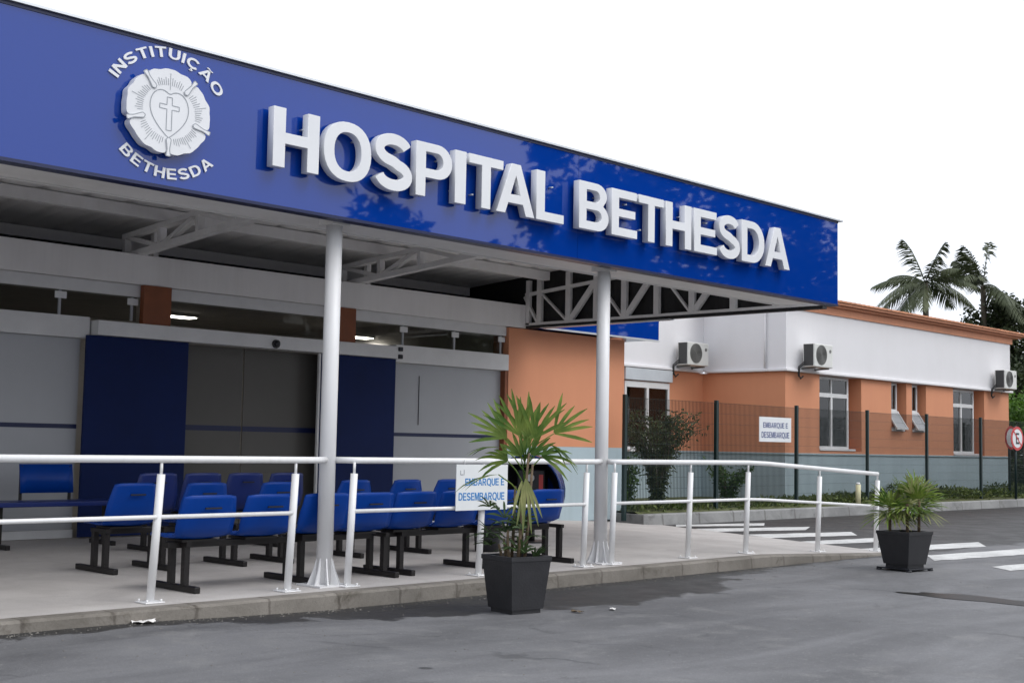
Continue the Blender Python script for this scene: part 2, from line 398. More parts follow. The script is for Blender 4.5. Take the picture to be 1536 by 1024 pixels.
def mixc(nt, f, a, b):
    n = nt.nodes.new('ShaderNodeMix'); n.data_type = 'RGBA'
    nt.links.new(f, n.inputs['Factor'])
    for k, q in (('A', a), ('B', b)):
        if isinstance(q, tuple): n.inputs[k].default_value = (*q, 1)
        else: nt.links.new(q, n.inputs[k])
    return n.outputs['Result']

def asphalt():
    m = bpy.data.materials.new('asphalt'); m.use_nodes = True; nt = m.node_tree; b = nt.nodes['Principled BSDF']
    tc = nd(nt, 'ShaderNodeTexCoord'); P = tc.outputs['Object']
    sep = nd(nt, 'ShaderNodeSeparateXYZ'); nt.links.new(P, sep.inputs[0]); X, Y = sep.outputs[0], sep.outputs[1]
    mp = nd(nt, 'ShaderNodeMapping'); mp.inputs['Rotation'].default_value = (0, 0, R(8)); mp.inputs['Scale'].default_value = (0.35, 1.3, 1)
    nt.links.new(P, mp.inputs['Vector'])
    big = noise(nt, mp.outputs[0], 0.9, 7, 0.62, 0.6); mid = noise(nt, P, 2.4, 6, 0.65); fine = noise(nt, P, 120, 3, 0.7)
    c = mixc(nt, rng(nt, big, 0.32, 0.70, 0, 1), (0.105, 0.105, 0.110), (0.190, 0.190, 0.197))
    c = mixc(nt, rng(nt, mid, 0.52, 0.72, 0, 0.6), c, (0.235, 0.232, 0.230))
    c = mixc(nt, rng(nt, noise(nt, P, 1.1, 8, 0.7, 1.2), 0.60, 0.72, 0, 0.6), c, (0.055, 0.055, 0.060))
    c = mixc(nt, rng(nt, fine, 0.35, 0.65, 0, 0.35), c, (0.050, 0.050, 0.052))
    c = mixc(nt, rng(nt, noise(nt, P, 38, 2, 0.8), 0.60, 0.74, 0, 0.45), c, (0.30, 0.295, 0.285))
    cv = nd(nt, 'ShaderNodeTexVoronoi'); cv.feature = 'DISTANCE_TO_EDGE'; cv.inputs['Scale'].default_value = 0.42
    wp = nd(nt, 'ShaderNodeVectorMath'); wp.operation = 'MULTIPLY_ADD'; wn = nd(nt, 'ShaderNodeTexNoise'); wn.inputs['Scale'].default_value = 2.2; wn.inputs['Detail'].default_value = 6
    nt.links.new(P, wn.inputs['Vector']); nt.links.new(wn.outputs['Color'], wp.inputs[0]); wp.inputs[1].default_value = (.9, .9, .0); nt.links.new(P, wp.inputs[2]); nt.links.new(wp.outputs[0], cv.inputs['Vector'])
    c = mixc(nt, mth(nt, 'MULTIPLY', rng(nt, cv.outputs['Distance'], 0.002, 0.010, 0.40, 0), rng(nt, noise(nt, P, .6, 3), .50, .62, 0, 1)), c, (0.03, 0.03, 0.032))
    # small dark oil spots
    vo = nd(nt, 'ShaderNodeTexVoronoi'); vo.inputs['Scale'].default_value = 1.05; nt.links.new(P, vo.inputs['Vector'])
    c = mixc(nt, rng(nt, vo.outputs['Distance'], 0.035, 0.06, 0.75, 0), c, (0.022, 0.022, 0.024))
    # damp gutter stain along the kerb
    wob = noise(nt, P, 1.7, 5, 0.6, 0.4)
    d = mth(nt, 'ADD', mth(nt, 'SUBTRACT', 7.82, Y), rng(nt, wob, 0.3, 0.7, -0.28, 0.28, False))
    wid = mth(nt, 'MINIMUM', rng(nt, X, 4.4, 8.0, 0.22, 1.05), rng(nt, X, 8.9, 12.2, 1.1, 0.12))
    damp = rng(nt, mth(nt, 'SUBTRACT', wid, d), -0.05, 0.10, 0, 1)
    c = mixc(nt, mth(nt, 'MULTIPLY', damp, 0.92), c, (0.022, 0.021, 0.020))
    # greyer wear patch round the puddle
    nt.links.new(c, b.inputs['Base Color'])
    ro = mth(nt, 'SUBTRACT', rng(nt, mid, 0.3, 0.7, 0.62, 0.82), mth(nt, 'MULTIPLY', damp, 0.16))
    nt.links.new(ro, b.inputs['Roughness']); b.inputs['Specular IOR Level'].default_value = 0.4
    bp = nd(nt, 'ShaderNodeBump'); bp.inputs['Strength'].default_value = 0.35; bp.inputs['Distance'].default_value = 0.01
    nt.links.new(fine, bp.inputs['Height']); nt.links.new(bp.outputs[0], b.inputs['Normal'])
    return m

def concrete(name, a, z, joint=None, dark=(0.10, 0.085, 0.065), grime=0.6):
    m = bpy.data.materials.new(name); m.use_nodes = True; nt = m.node_tree; b = nt.nodes['Principled BSDF']
    tc = nd(nt, 'ShaderNodeTexCoord'); P = tc.outputs['Object']
    c = mixc(nt, rng(nt, noise(nt, P, 1.2, 8, 0.65, 0.5), 0.3, 0.7, 0, 1), a, z)
    c = mixc(nt, rng(nt, noise(nt, P, 3.1, 6, 0.7, 0.8), 0.52, 0.74, 0, grime), c, dark)
    c = mixc(nt, rng(nt, noise(nt, P, 90, 2, 0.6), 0.4, 0.75, 0, 0.2), c, dark)
    if joint:
        sep = nd(nt, 'ShaderNodeSeparateXYZ'); nt.links.new(P, sep.inputs[0])
        xw = mth(nt, 'ADD', sep.outputs[0], rng(nt, noise(nt, P, 9, 3), 0.3, 0.7, -0.012, 0.012, False))
        fr = mth(nt, 'ABSOLUTE', mth(nt, 'SUBTRACT', mth(nt, 'FRACT', mth(nt, 'DIVIDE', xw, joint)), 0.5))
        c = mixc(nt, rng(nt, fr, 0.470, 0.495, 0, 0.5), c, (0.045, 0.035, 0.028))
    nt.links.new(c, b.inputs['Base Color']); b.inputs['Roughness'].default_value = 0.85
    bp = nd(nt, 'ShaderNodeBump'); bp.inputs['Strength'].default_value = 0.4; bp.inputs['Distance'].default_value = 0.008
    nt.links.new(noise(nt, P, 45, 5), bp.inputs['Height']); nt.links.new(bp.outputs[0], b.inputs['Normal'])
    return m
M['asphalt'] = asphalt()
def worn_paint():
    m = bpy.data.materials.new('worn_paint'); m.use_nodes = True; nt = m.node_tree; b = nt.nodes['Principled BSDF']
    tc = nd(nt, 'ShaderNodeTexCoord'); P = tc.outputs['Object']
    c = mixc(nt, rng(nt, noise(nt, P, 2.2, 7, 0.7, 0.5), 0.35, 0.75, 0, 1), (0.60, 0.60, 0.59), (0.40, 0.40, 0.395))
    c = mixc(nt, rng(nt, noise(nt, P, 14, 8, 0.75), 0.56, 0.66, 0, 0.75), c, (0.16, 0.16, 0.16))
    nt.links.new(c, b.inputs['Base Color']); b.inputs['Roughness'].default_value = 0.8
    return m
M['marking'] = worn_paint()
M['pavement'] = concrete('pavement', (0.40, 0.375, 0.36), (0.50, 0.475, 0.455), None, (0.24, 0.225, 0.21), 0.30)
M['kerb'] = concrete('kerb', (0.135, 0.122, 0.105), (0.235, 0.215, 0.19), 0.62, (0.060, 0.050, 0.037), 0.9)
M['kerb_far'] = concrete('kerb_far', (0.20, 0.20, 0.20), (0.31, 0.31, 0.305), 1.0, (0.10, 0.10, 0.095), 0.8)

def ring(name, rad, z, m):
    b = MB(); b.face([(-rad, -rad, z), (rad, -rad, z), (rad, rad, z), (-rad, rad, z)])
    return b.build(name, m)
b = MB(); rows = []
def rz(x): t = min(1, max(0, (6.3 - x) / 2.2)); return -0.12 + .045 * t * t * (3 - 2 * t)
for y in (-600, -60, 0, 8.3, 60, 600): rows.append([(x, y, rz(x)) for x in [-600, -60, 0, 4] + [4 + .2 * k for k in range(1, 13)] + [10, 20, 60, 600]])
b.grid(rows); road = tag(b.build('road', 'asphalt'), kind='structure')

def xb(y): return 15.1 + (y - 7.82) * 0.36
def pz(x, y):
    x0 = 12.2 + (y - 7.82) * 0.42; t = (x - x0) / max(0.4, xb(y) - x0)
    return -0.116 * min(1, max(0, t))
b = MB(); rows = []
ys = [7.985 + (13.9 - 7.985) * k / 22 for k in range(23)]
for y in ys:
    xs = [-3.0, 0, 4, 8, 11] + [11 + (xb(y) - 11) * k / 14 for k in range(1, 15)]
    rows.append([(x, y, pz(x, y)) for x in xs])
b.grid(rows, smooth=False)
tag(b.build('pavement', 'pavement'), kind='structure')
b = MB()
xs = [-3.0] + [4 + 0.2 * k for k in range(0, 56)] + [15.1]
rows = [[], [], [], []]
for x in xs:
    z = pz(x, 7.82)
    rows[0].append((x, 7.82 + 0.006 * math.sin(x * 7), -0.16)); rows[1].append((x, 7.83 + 0.006 * math.sin(x * 7), z - 0.016))
    rows[2].append((x, 7.85 + 0.005 * math.sin(x * 5), z + 0.001)); rows[3].append((x, 7.985, z + 0.002))
b.grid(rows, smooth=False)
tag(b.build('kerb', 'kerb'), kind='structure')

# far kerb and verge
kp = [(16.6, 13.02), (18.2, 13.0), (20.4, 13.0), (24, 13.02), (30, 13.02), (48, 13.02), (90, 13.02)]
b = MB()
rows = [[(x, y, -0.14) for x, y in kp], [(x, y + 0.02, 0.045) for x, y in kp], [(x, y + 0.035, 0.06) for x, y in kp], [(x, y + 0.17, 0.062) for x, y in kp]]
b.grid(rows, smooth=False)
# short return of the kerb against the pavement
b.box(16.50, 16.60, 13.03, 13.69, -0.14, 0.058)
tag(b.build('far_kerb', 'kerb_far'), kind='structure')
b = MB()
kp2 = [(16.6, 13.19)] + [(x, y + 0.17) for x, y in kp[1:]]
rows = [[(x, y, 0.05) for x, y in kp2], [(x, max(y + .1, 13.3), 0.09) for x, y in kp2], [(x, 14.5, 0.10) for x, y in kp2], [(x, 18, 0.10) for x, y in kp2], [(x, 90, 0.10) for x, y in kp2]]
b.grid(rows, smooth=False)
tag(b.build('verge', 'verge'), kind='structure')

# zebra crossing
stripes = [[(17.25, 12.95), (19.1, 12.45), (18.45, 12.02), (16.85, 12.66)],
           [(16.70, 12.15), (18.95, 11.44), (18.1, 11.02), (16.30, 11.60)],
           [(16.28, 10.92), (18.40, 10.40), (17.72, 9.90), (15.98, 10.32)],
           [(15.75, 9.68), (17.85, 9.42), (17.1, 8.95), (15.5, 9.24)],
           [(15.25, 8.55), (18.08, 8.18), (17.3, 7.72), (15.12, 8.05)],
           [(15.15, 7.50), (18.0, 7.16), (17.0, 6.72), (14.45, 7.08)],
           [(14.29, 6.33), (16.6, 6.00), (15.9, 5.62), (14.0, 5.98)]]
for s in stripes:
    b = MB(); n = 14; rows = [[], []]
    for k in range(n + 1):
        t = k / n
        for r_, (p, q) in enumerate(((s[0], s[1]), (s[3], s[2]))):
            rows[r_].append((p[0] + (q[0] - p[0]) * t, p[1] + (q[1] - p[1]) * t + random.uniform(-.02, .02), -0.116))
    b.grid(rows, smooth=False)
    b.build('crosswalk_stripe', 'marking', road)
# puddle: a thin film of water
b = MB(); c0 = Vector((11.05, 4.98)); pts = []
for k in range(40):
    a = 2 * math.pi * k / 40; rr = 1 + 0.16 * math.sin(3 * a + 1) + 0.1 * math.sin(7 * a)
    u = 0.20 * math.cos(a) * rr; v = 0.70 * math.sin(a) * rr
    pts.append((c0.x + u - 0.10 * v * 0, c0.y + v, -0.1155))
b.face(pts)
M['water'] = mat('water', (0.012, 0.010, 0.009), 0.30, spec=0.05)
tag(b.build('puddle', 'water'), kind='structure')
# ------------------------------------------------------------------ entrance building
hb = empty('hospital_building', (14, 13.8, 0), 0, 'orange and white hospital entrance block with glass front and dark blue sliding doors', 'building')
YW = 13.77
b = MB(); b.box(14.0, 16.78, 13.70, 20.0, 1.13, 2.93)
wb(b, 'wall', 'orange', hb)
b = MB(); b.box(14.0, 16.785, 13.695, 20.0, -0.05, 1.128); wb(b, 'wall_base', 'bluegrey', hb)
b = MB(); b.box(-3, 14.42, 13.68, 14.0, 2.945, 3.30, 0.006); wb(b, 'entrance_band', 'band', hb)
b = MB(); b.box(-3, 13.99, 13.75, 13.95, 2.80, 2.942); wb(b, 'lintel', 'frame_white', hb)
# parapet box in blue sheet that carries on past the band
pf = MB(); pf.box(14.43, 17.30, 13.38, 14.6, 2.955, 3.62); pf = wb(pf, 'parapet_panel', 'blue_panel', hb)
b = MB(); b.box(14.43, 17.31, 13.37, 13.40, 2.925, 2.953); wb(b, 'drip_edge', 'metal_cap', pf)
b = MB(); b.box(-3, 17.2, 14.02, 20.0, 3.2, 3.32); wb(b, 'roof', 'interior_dark', hb)
# added black sheet painting the shaded void between flat roof and canopy roof
b = MB(); b.box(-3, 14.42, 15.5, 15.55, 3.325, 3.70); wb(b, 'void_shade_sheet', 'black_sheet', hb)
# lobby interior
b = MB(); b.box(-3, 14.0, 19.8, 20.0, 0, 3.2); wb(b, 'back_wall', 'interior', hb)
b = MB(); b.box(-3.1, -3.0, 13.9, 20.0, 0, 3.2); wb(b, 'side_wall', 'interior', hb)
b = MB(); b.box(13.94, 13.985, 14.02, 19.8, 0.005, 3.1); wb(b, 'side_wall', 'interior', hb)
b = MB(); b.box(-3, 14.0, 13.9, 19.8, -0.02, 0.004); wb(b, 'lobby_floor', 'interior', hb)
b = MB(); b.box(-3, 14.0, 14.0, 19.8, 3.1, 3.2); wb(b, 'ceiling', 'interior', hb)
# orange columns showing in the transom strip
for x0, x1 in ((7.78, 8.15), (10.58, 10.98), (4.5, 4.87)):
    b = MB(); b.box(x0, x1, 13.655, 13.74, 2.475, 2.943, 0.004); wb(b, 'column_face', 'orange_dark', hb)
# transom glass with fins
xsec = [(2.9, 4.5), (4.87, 7.78), (8.15, 10.58), (10.98, 13.99)]
for x0, x1 in xsec:
    b = MB(); b.box(x0 + .01, x1 - .01, 13.80, 13.81, 2.515, 2.80); wb(b, 'transom_pane', 'lobby_glass', hb)
for x in (5.9, 6.80, 7.70, 11.93, 12.93, 13.90):
    b = MB(); b.box(x - .014, x + .014, 13.775, 13.797, 2.515, 2.80); f = wb(b, 'glass_fin', 'frost', hb)
    b = MB(); b.box(x - .07, x + .07, 13.755, 13.772, 2.70, 2.78, 0.004); wb(b, 'clamp', 'frame_white', f)
# header bars
b = MB(); b.box(2.9, 7.16, 13.74, 13.85, 2.265, 2.512, 0.004); wb(b, 'transom_bar', 'frame_white', hb)
b = MB(); b.box(11.74, 13.995, 13.69, 13.85, 2.268, 2.512, 0.004); wb(b, 'transom_bar', 'frame_white', hb)
hd = MB(); hd.box(7.18, 11.72, 13.58, 13.84, 2.305, 2.475, 0.006); hd = wb(hd, 'door_header', 'frame_white', hb)
b = MB(); b.tube([(9.62, 13.58, 2.37), (9.62, 13.55, 2.365)], 0.055, 16); b.tube([(9.62, 13.55, 2.365), (9.62, 13.535, 2.36)], [0.04, 0.02], 12); wb(b, 'motion_sensor', 'black_plastic', hd)
for z in (2.44, 2.335):
    b = MB(); b.box(11.68, 11.75, 13.55, 13.60, z - .03, z + .03, 0.01); wb(b, 'bracket', 'black_plastic', hd)
# frosted side lights with a dark stripe
for x0, x1, y in ((2.9, 7.08, 13.80), (11.74, 13.99, 13.80)):
    g = MB(); g.box(x0, x1, y, y + .012, 0.10, 2.262); g = wb(g, 'frosted_pane', 'frost', hb)
    b = MB(); b.box(x0, x1, y - .003, y - .0005, 1.235, 1.285); wb(b, 'stripe', 'navy_trim', g)
    b = MB(); b.box(x0, x1, y - .03, y + .03, 0.004, 0.098, 0.004); wb(b, 'bottom_rail', 'frame_white', g)
b = MB(); b.box(12.27, 12.278, 13.79, 13.797, 1.4, 2.1); wb(b, 'pane_joint', 'black_plastic', hb)
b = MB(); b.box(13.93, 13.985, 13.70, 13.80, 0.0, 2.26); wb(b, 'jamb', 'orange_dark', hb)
# navy door leaves and the glazed opening between them
for x0, x1 in ((7.09, 8.41), (10.42, 11.71)):
    d = MB(); d.box(x0, x1, 13.655, 13.70, 0.015, 2.302, 0.004); d = wb(d, 'sliding_door', 'navy_door', hb)
for x0, x1 in ((8.43, 9.36), (9.38, 10.75)):
    g = MB(); g.box(x0, x1, 13.90, 13.91, 0.06, 2.30); g = wb(g, 'inner_pane', 'lobby_frost', hb)
    b = MB(); b.box(x0, x1, 13.895, 13.8985, 1.25, 1.315); wb(b, 'stripe', 'navy_trim', g)
b = MB(); b.box(10.385, 10.415, 13.66, 13.70, 0.0, 2.30, 0.003); wb(b, 'jamb', 'frame_white', hb)
b = MB(); b.box(8.415, 8.60, 14.1, 14.14, 0.0, 2.30, 0.003); wb(b, 'jamb', 'interior', hb)
for x, y, zl_ in ((10.8, 17.85, 3.1), (13.55, 16.8, 2.93)):
    l = empty('ceiling_light', (x, y, zl_), 0, {10.8: 'lit strip light seen through the transom between the orange column and the white column',
        13.55: 'lit strip light just right of the white column behind the transom'}[x], 'ceiling light', 'strip lights in the lobby')
    b = MB(); b.box(-.27, .27, -.13, .13, -.05, 0); b.build('housing', 'frame_white', l)
    b = MB(); b.box(-.25, .25, -.11, .11, -.062, -.052); b.build('diffuser', 'lamp', l)

# ------------------------------------------------------------------ annex wing
an = empty('annex_building', (23.18, 14.6, 0), 0, 'long orange annex with white upper wall, grey base and orange tiled eaves', 'building')
YB, XC, XE, YK = 14.6, 23.18, 34.24, 16.7
wins = [(24.53, 26.33, 1.19, 2.74), (27.72, 28.46, 1.68, 2.74), (28.74, 29.46, 1.68, 2.74), (30.92, 32.72, 1.14, 2.74)]
def wallrow(mb, z0, z1, openings, x0, x1, y0, y1):
    x = x0
    for a, c in openings:
        mb.box(x, a, y0, y1, z0, z1); x = c
    mb.box(x, x1, y0, y1, z0, z1)
b = MB()
# orange storey: piers between the window niches, aprons below them
xs = XC
for (a, c, z0, z1) in wins:
    b.box(xs, a, YB, YB + .42, 1.085, 2.78); b.box(a, c, YB + .001, YB + .42, 1.085, z0 - .05); xs = c
b.box(xs, XE, YB, YB + .42, 1.085, 2.78)
for (a, c, z0, z1) in wins: b.box(a, c, YB + .40, YB + .43, z0 - .05, 2.78)
b.box(XC, XC + .3, YB + .42, YK + .3, 1.085, 2.78)
b.box(XE - .3, XE, YB + .42, 24, 1.085, 2.78)
b.box(16.9, XC, YK, YK + .3, 1.085, 2.78)
b.box(16.6, 16.9, 14.2, YK + .3, 1.085, 2.78)
wb(b, 'wall', 'orange', an)
b = MB()
b.box(XC - .003, XE + .003, YB - .004, YB + .4, 0.05, 1.045); b.box(XC - .004, XC + .3, YB + .4, YK, .05, 1.045); b.box(16.9, XC - .01, YK - .004, YK + .3, .05, 1.045)
b.box(XE - .3, XE + .003, YB + .4, 24, .05, 1.045)
wb(b, 'wall_base', 'bluegrey', an)
b = MB(); b.box(XC - .03, XE + .03, YB - .03, YB + .38, 1.047, 1.084, 0.006); b.box(XC - .03, XC + .28, YB + .382, YK - .04, 1.047, 1.084, .006); b.box(16.9, XC - .04, YK - .03, YK + .2, 1.047, 1.084, .006)
wb(b, 'base_ledge', 'bluegrey', an)
b = MB()
b.box(XC - .04, XE + .02, YB - .04, YB + .40, 2.842, 4.10); b.box(XC - .04, XC + .30, YB + .402, YK + .3, 2.842, 4.18); b.box(16.6, XC - .045, YK - .04, YK + .3, 2.842, 4.18)
b.box(XE - .3, XE + .02, YB + .402, 24, 2.842, 4.10)
wb(b, 'upper_wall', 'white_wall', an)
b = MB(); b.box(XC - .10, XE + .08, YB - .10, YB + .38, 2.782, 2.840, 0.012); b.box(XC - .10, XC + .28, YB + .382, YK - .11, 2.782, 2.840, .012); b.box(16.6, XC - .11, YK - .10, YK + .2, 2.782, 2.840, .012)
wb(b, 'string_course', 'white_wall', an)
b = MB(); b.tube([(XC - .07, 15.05, 2.85), (XC - .07, 15.05, 4.15)], 0.025, 8); wb(b, 'downpipe', 'white_wall', an)
# eaves: orange fascia, stepped cornice, tile edge
rf = MB()
rf.prism([(XC + .1, YB - .07, 4.102), (XC + .1, YB + 4, 4.102), (XC + .1, YB + 4, 4.27), (XC + .1, YB - .07, 4.27)], (XE - XC + .02, 0, 0))
rf.prism([(XC - .1, YB - .15, 4.272), (XC - .1, YB + 4, 4.272), (XC - .1, YB + 4, 4.325), (XC - .1, YB - .15, 4.325)], (XE - XC + .62, 0, 0))
rf.prism([(XC - .2, YB - .25, 4.327), (XC - .2, YB + 4.2, 4.327), (XC - .2, YB + 4.2, 4.37), (XC - .2, YB - .25, 4.37)], (XE - XC + .95, 0, 0))
rf = wb(rf, 'roof', 'roof_orange', an)
b = MB(); n = 60
rows = []
for i, (yy, zz) in enumerate(((YB - .28, 4.372), (YB - .28, 4.395), (YB + 3.4, 4.95), (YB + 7.2, 4.37))):
    rows.append([(XC - .25 + (XE - XC + 1.05) * k / (n * 4), yy, zz + 0.022 * math.sin(k * math.pi / 2) * (1 if i else 0)) for k in range(n * 4 + 1)])
b.grid(rows); wb(b, 'tile_edge', 'tile', rf)

def window(a, c, z0, z1, yy, parent, zt, panes=2, curtain=None, blind=0.0):
    """frame with transom light above; set back in its niche"""
    f = MB(); t = .055
    f.box(a, a + t, yy - .03, yy + .03, z0, z1); f.box(c - t, c, yy - .03, yy + .03, z0, z1)
    f.box(a + t, c - t, yy - .031, yy + .029, z0, z0 + t); f.box(a + t, c - t, yy - .031, yy + .029, z1 - t, z1)
    f.box(a + t, c - t, yy - .036, yy + .029, zt - .045, zt + .045)
    mx = (a + c) / 2
    f.box(mx - .035, mx + .035, yy - .034, yy + .028, z0 + t, zt - .045); f.box(mx - .018, mx + .018, yy - .03, yy + .028, zt + .045, z1 - t)
    f = wb(f, 'window', 'frame_white', parent)
    g = MB(); g.box(a + t, c - t, yy - .004, yy + .004, z0 + t, z1 - t); wb(g, 'pane', 'clear_glass', f)
    if curtain:
        b = MB(); n = 60; rows = []
        for z in (z0 + .06, zt - .05):
            rows.append([(a + .06 + (c - a - .12) * k / n, yy + .10 + .022 * math.sin(k * 1.55 + math.sin(k * .4)), z) for k in range(n + 1)])
        b.grid(rows); wb(b, 'curtain', curtain, f)
    if blind:
        b = MB()
        for xa, xc in ((a + .06, mx - .04), (mx + .04, c - .06)):
            b.box(xa, xc, yy + .05, yy + .06, zt - .05 - blind, zt - .05)
        wb(b, 'blind', 'blind', f)
    b = MB(); b.box(a - .02, c + .02, yy + .25, yy + .26, z0, z1); wb(b, 'room_shade_sheet', 'interior_dark', f)
    s = MB(); s.box(a - .01, c + .03, yy - .20, yy + .03, z0 - .045, z0 - .003, .006); wb(s, 'sill', 'white_wall', f)
    return f
# dark sheets behind the frames paint the gloom of unlit rooms, the niches are closed by the wall box
window(24.56, 26.02, 1.19, 2.76, YB + .18, an, 2.36, curtain='curtain')
window(30.95, 32.42, 1.14, 2.76, YB + .18, an, 2.36, blind=.68)
window(20.43, 21.92, 1.10, 2.50, YK - .02, an, 2.42, blind=.50)
b = MB(); b.box(20.40, 21.98, YK - .09, YK - .003, 2.52, 2.77, .01); wb(b, 'shutter_box', 'blind', an)
for a, c in ((27.74, 28.28), (28.76, 29.30)):
    t = .045; z0, z1, zm = 1.68, 2.76, 2.12; yy = YB + .18
    f = MB(); f.box(a, a + t, yy - .03, yy + .03, z0, z1); f.box(c - t, c, yy - .03, yy + .03, z0, z1)
    f.box(a + t, c - t, yy - .031, yy + .029, z0, z0 + t); f.box(a + t, c - t, yy - .031, yy + .029, z1 - t, z1); f.box(a + t, c - t, yy - .033, yy + .029, zm - .03, zm + .03)
    f = wb(f, 'window', 'frame_white', an)
    g = MB(); g.box(a + t, c - t, yy - .004, yy + .004, zm + .03, z1 - t); wb(g, 'pane', 'dark_glass', f)
    b = MB(); b.box(a - .02, c + .02, yy + .23, yy + .24, z0, z1); wb(b, 'room_shade_sheet', 'interior_dark', f)
    # awning sash pushed open at the bottom
    s = MB(); top = Vector((0, yy - .05, zm - .03)); ang = R(33); L = .47
    q = top + Vector((0, -math.sin(ang) * L, -math.cos(ang) * L))
    for xx in (a + .02, c - .02): s.bar((xx, top.y, top.z), (xx, q.y, q.z), .045, .03)
    s.bar((a, q.y, q.z), (c, q.y, q.z), .03, .05); s.bar((a, top.y, top.z), (c, top.y, top.z), .03, .04)
    s = wb(s, 'awning_sash', 'frame_white', f)
    g = MB(); g.face([(a + .04, top.y, top.z), (c - .04, top.y, top.z), (c - .04, q.y, q.z), (a + .04, q.y, q.z)]); wb(g, 'pane', 'frost', s)
    b = MB(); b.box(a - .02, c + .05, YB - .03, yy + .02, z0 - .045, z0 - .003, .006); wb(b, 'sill', 'white_wall', f)

# air conditioner outdoor units
def make_ac():
    r = empty('air_conditioner', (0, 0, 0))
    c = MB(); c.box(-.40, .40, -.30, 0, 0, .53, .02); c = c.build('casing', 'ac_white', r)
    g = MB(); g.tube([(-.10, -.302, .28), (-.10, -.312, .28)], .225, 32); g.build('fan_grille', 'ac_grille', c)
    g = MB()
    for k in range(9): g.tube([(-.10 + (.03 + .022 * k) * math.cos(R(a)), -.316, .28 + (.03 + .022 * k) * math.sin(R(a))) for a in range(0, 361, 15)], .0025, 4)
    g.build('grille_ring', 'ac_dark', c)
    g = MB()
    for k in range(12): g.box(-.406, -.4005, -.27, -.03, .03 + .04 * k, .05 + .04 * k + .024)
    g.build('side_vent', 'ac_dark', c)
    g = MB(); g.tube([(.28, -.303, .38), (.28, -.308, .38)], .04, 14); g.build('badge', 'ac_grille', c)
    for x in (-.28, .28):
        b = MB(); b.prism([(x - .015, -.27, -.003), (x - .015, .10, -.003), (x - .015, .10, -.12), (x - .015, .06, -.045), (x - .015, -.27, -.03)], (.03, 0, 0)); b.build('bracket', 'ac_grille', r)
    b = MB(); b.tube([(-.40, -.05, .08), (-.50, .02, -.02), (-.46, .06, -.18), (-.36, .08, -.26), (-.28, .06, -.20)], .018, 8); b.tube([(-.42, -.05, .12), (-.54, .02, .0), (-.50, .06, -.14), (-.44, .08, -.22)], .014, 8)
    b.build('hose', 'ac_dark', r)
    return r
ac0 = make_ac()
acs = [((24.0, YB - .14, 2.89), 'outdoor air conditioner on the annex corner above the wide curtained window'),
       ((33.42, YB - .14, 2.85), 'outdoor air conditioner at the far end of the annex wall'),
       ((22.44, YK - .14, 2.90), 'outdoor air conditioner in the recess behind the fence beside the white column')]
for i, (loc, lab) in enumerate(acs):
    o = ac0 if i == 0 else copy_tree(ac0)
    o.location = loc; o.scale = (.93, .93, .93); tag(o, lab, 'air conditioner', 'air conditioners on the annex wall')
# ------------------------------------------------------------------ entrance canopy
YF = 8.05
cn = empty('entrance_canopy', (6.43, 8.3, 0), 0, 'long flat entrance canopy with glossy blue fascia, steel trusses and white columns', 'canopy')
fa = MB()
for x0, x1 in ((-3.0, 1.1), (1.104, 9.135), (9.139, 13.95)):
    fa.box(x0, x1, YF, YF + .10, 2.93, 3.925)
fa = wb(fa, 'fascia_panel', 'blue_panel', cn)
b = MB(); b.box(-3.0, 13.952, YF - .006, YF + .11, 3.926, 3.95); b.box(-3.0, 13.952, YF - .006, YF + .11, 2.905, 2.929); wb(b, 'fascia_edge', 'navy_trim', fa)
b = MB(); b.box(-3.0, 14.03, YF - .03, YF + .16, 3.951, 3.968); wb(b, 'top_flashing', 'metal_cap', fa)
b = MB(); b.box(-3.0, 13.93, YF + .12, 8.83, 2.965, 3.20); b.box(-3.0, 13.93, 8.835, 8.86, 2.955, 3.22); gb = wb(b, 'box_girder', 'steel_grey', cn)
def zr(y): return 3.70 + (14.0 - y) * 0.070
# ribbed roof sheet
b = MB(); rows = []
n = 170
prof = []
for k in range(n + 1):
    x = -3.0 + 17.47 * k / n
    prof.append((x, 0.028 if k % 5 == 0 else 0.0))
for y in (8.62, 11, 15.62): rows.append([(x, y, zr(y) + dz + .03) for x, dz in prof])
b.grid(rows, smooth=False); rs = wb(b, 'roof_sheet', 'roof_sheet', cn)
for y in (9.65, 11.4, 13.15, 14.9):
    b = MB(); z = zr(y); b.box(-3.0, 14.30, y, y + .05, z - .115, z + .018); b.box(-3.0, 14.30, y + .052, y + .10, z - .115, z - .105); wb(b, 'purlin', 'steel_grey', cn)
# trusses
def truss(x, deep=False):
    t = MB(); w_ = .07
    def zl(y): return 3.32 + (13.8 - y) * 0.070
    def zu(y): return zr(y) - .15
    t.bar((x, 14.08, zl(14.08)), (x, 8.7, zl(8.7)), .10, .07)
    t.bar((x, 14.08, zu(14.08)), (x, 8.7, zu(8.7)), .10, .06)
    ys = [14.05, 13.25, 12.45, 11.65, 10.85, 10.05, 9.25, 8.75]
    for i, y in enumerate(ys):
        t.bar((x, y, zl(y)), (x, y, zu(y)), .085, .06)
        if i < len(ys) - 1:
            y2 = ys[i + 1]
            a, c = ((zl(y), zu(y2)) if i % 2 else (zu(y), zl(y2)))
            t.bar((x, y, a), (x, y2, c), .075, .05)
    return t
for x in (1.0, 4.4, 7.75, 11.05):
    wb(truss(x), 'roof_truss', 'steel_grey', cn)
# posts from the band up to each truss
for x in (4.65, 8.0, 11.3):
    b = MB(); b.box(x - .035, x + .035, 13.80, 13.87, 3.30, 3.66); wb(b, 'stub_post', 'steel_grey', cn)
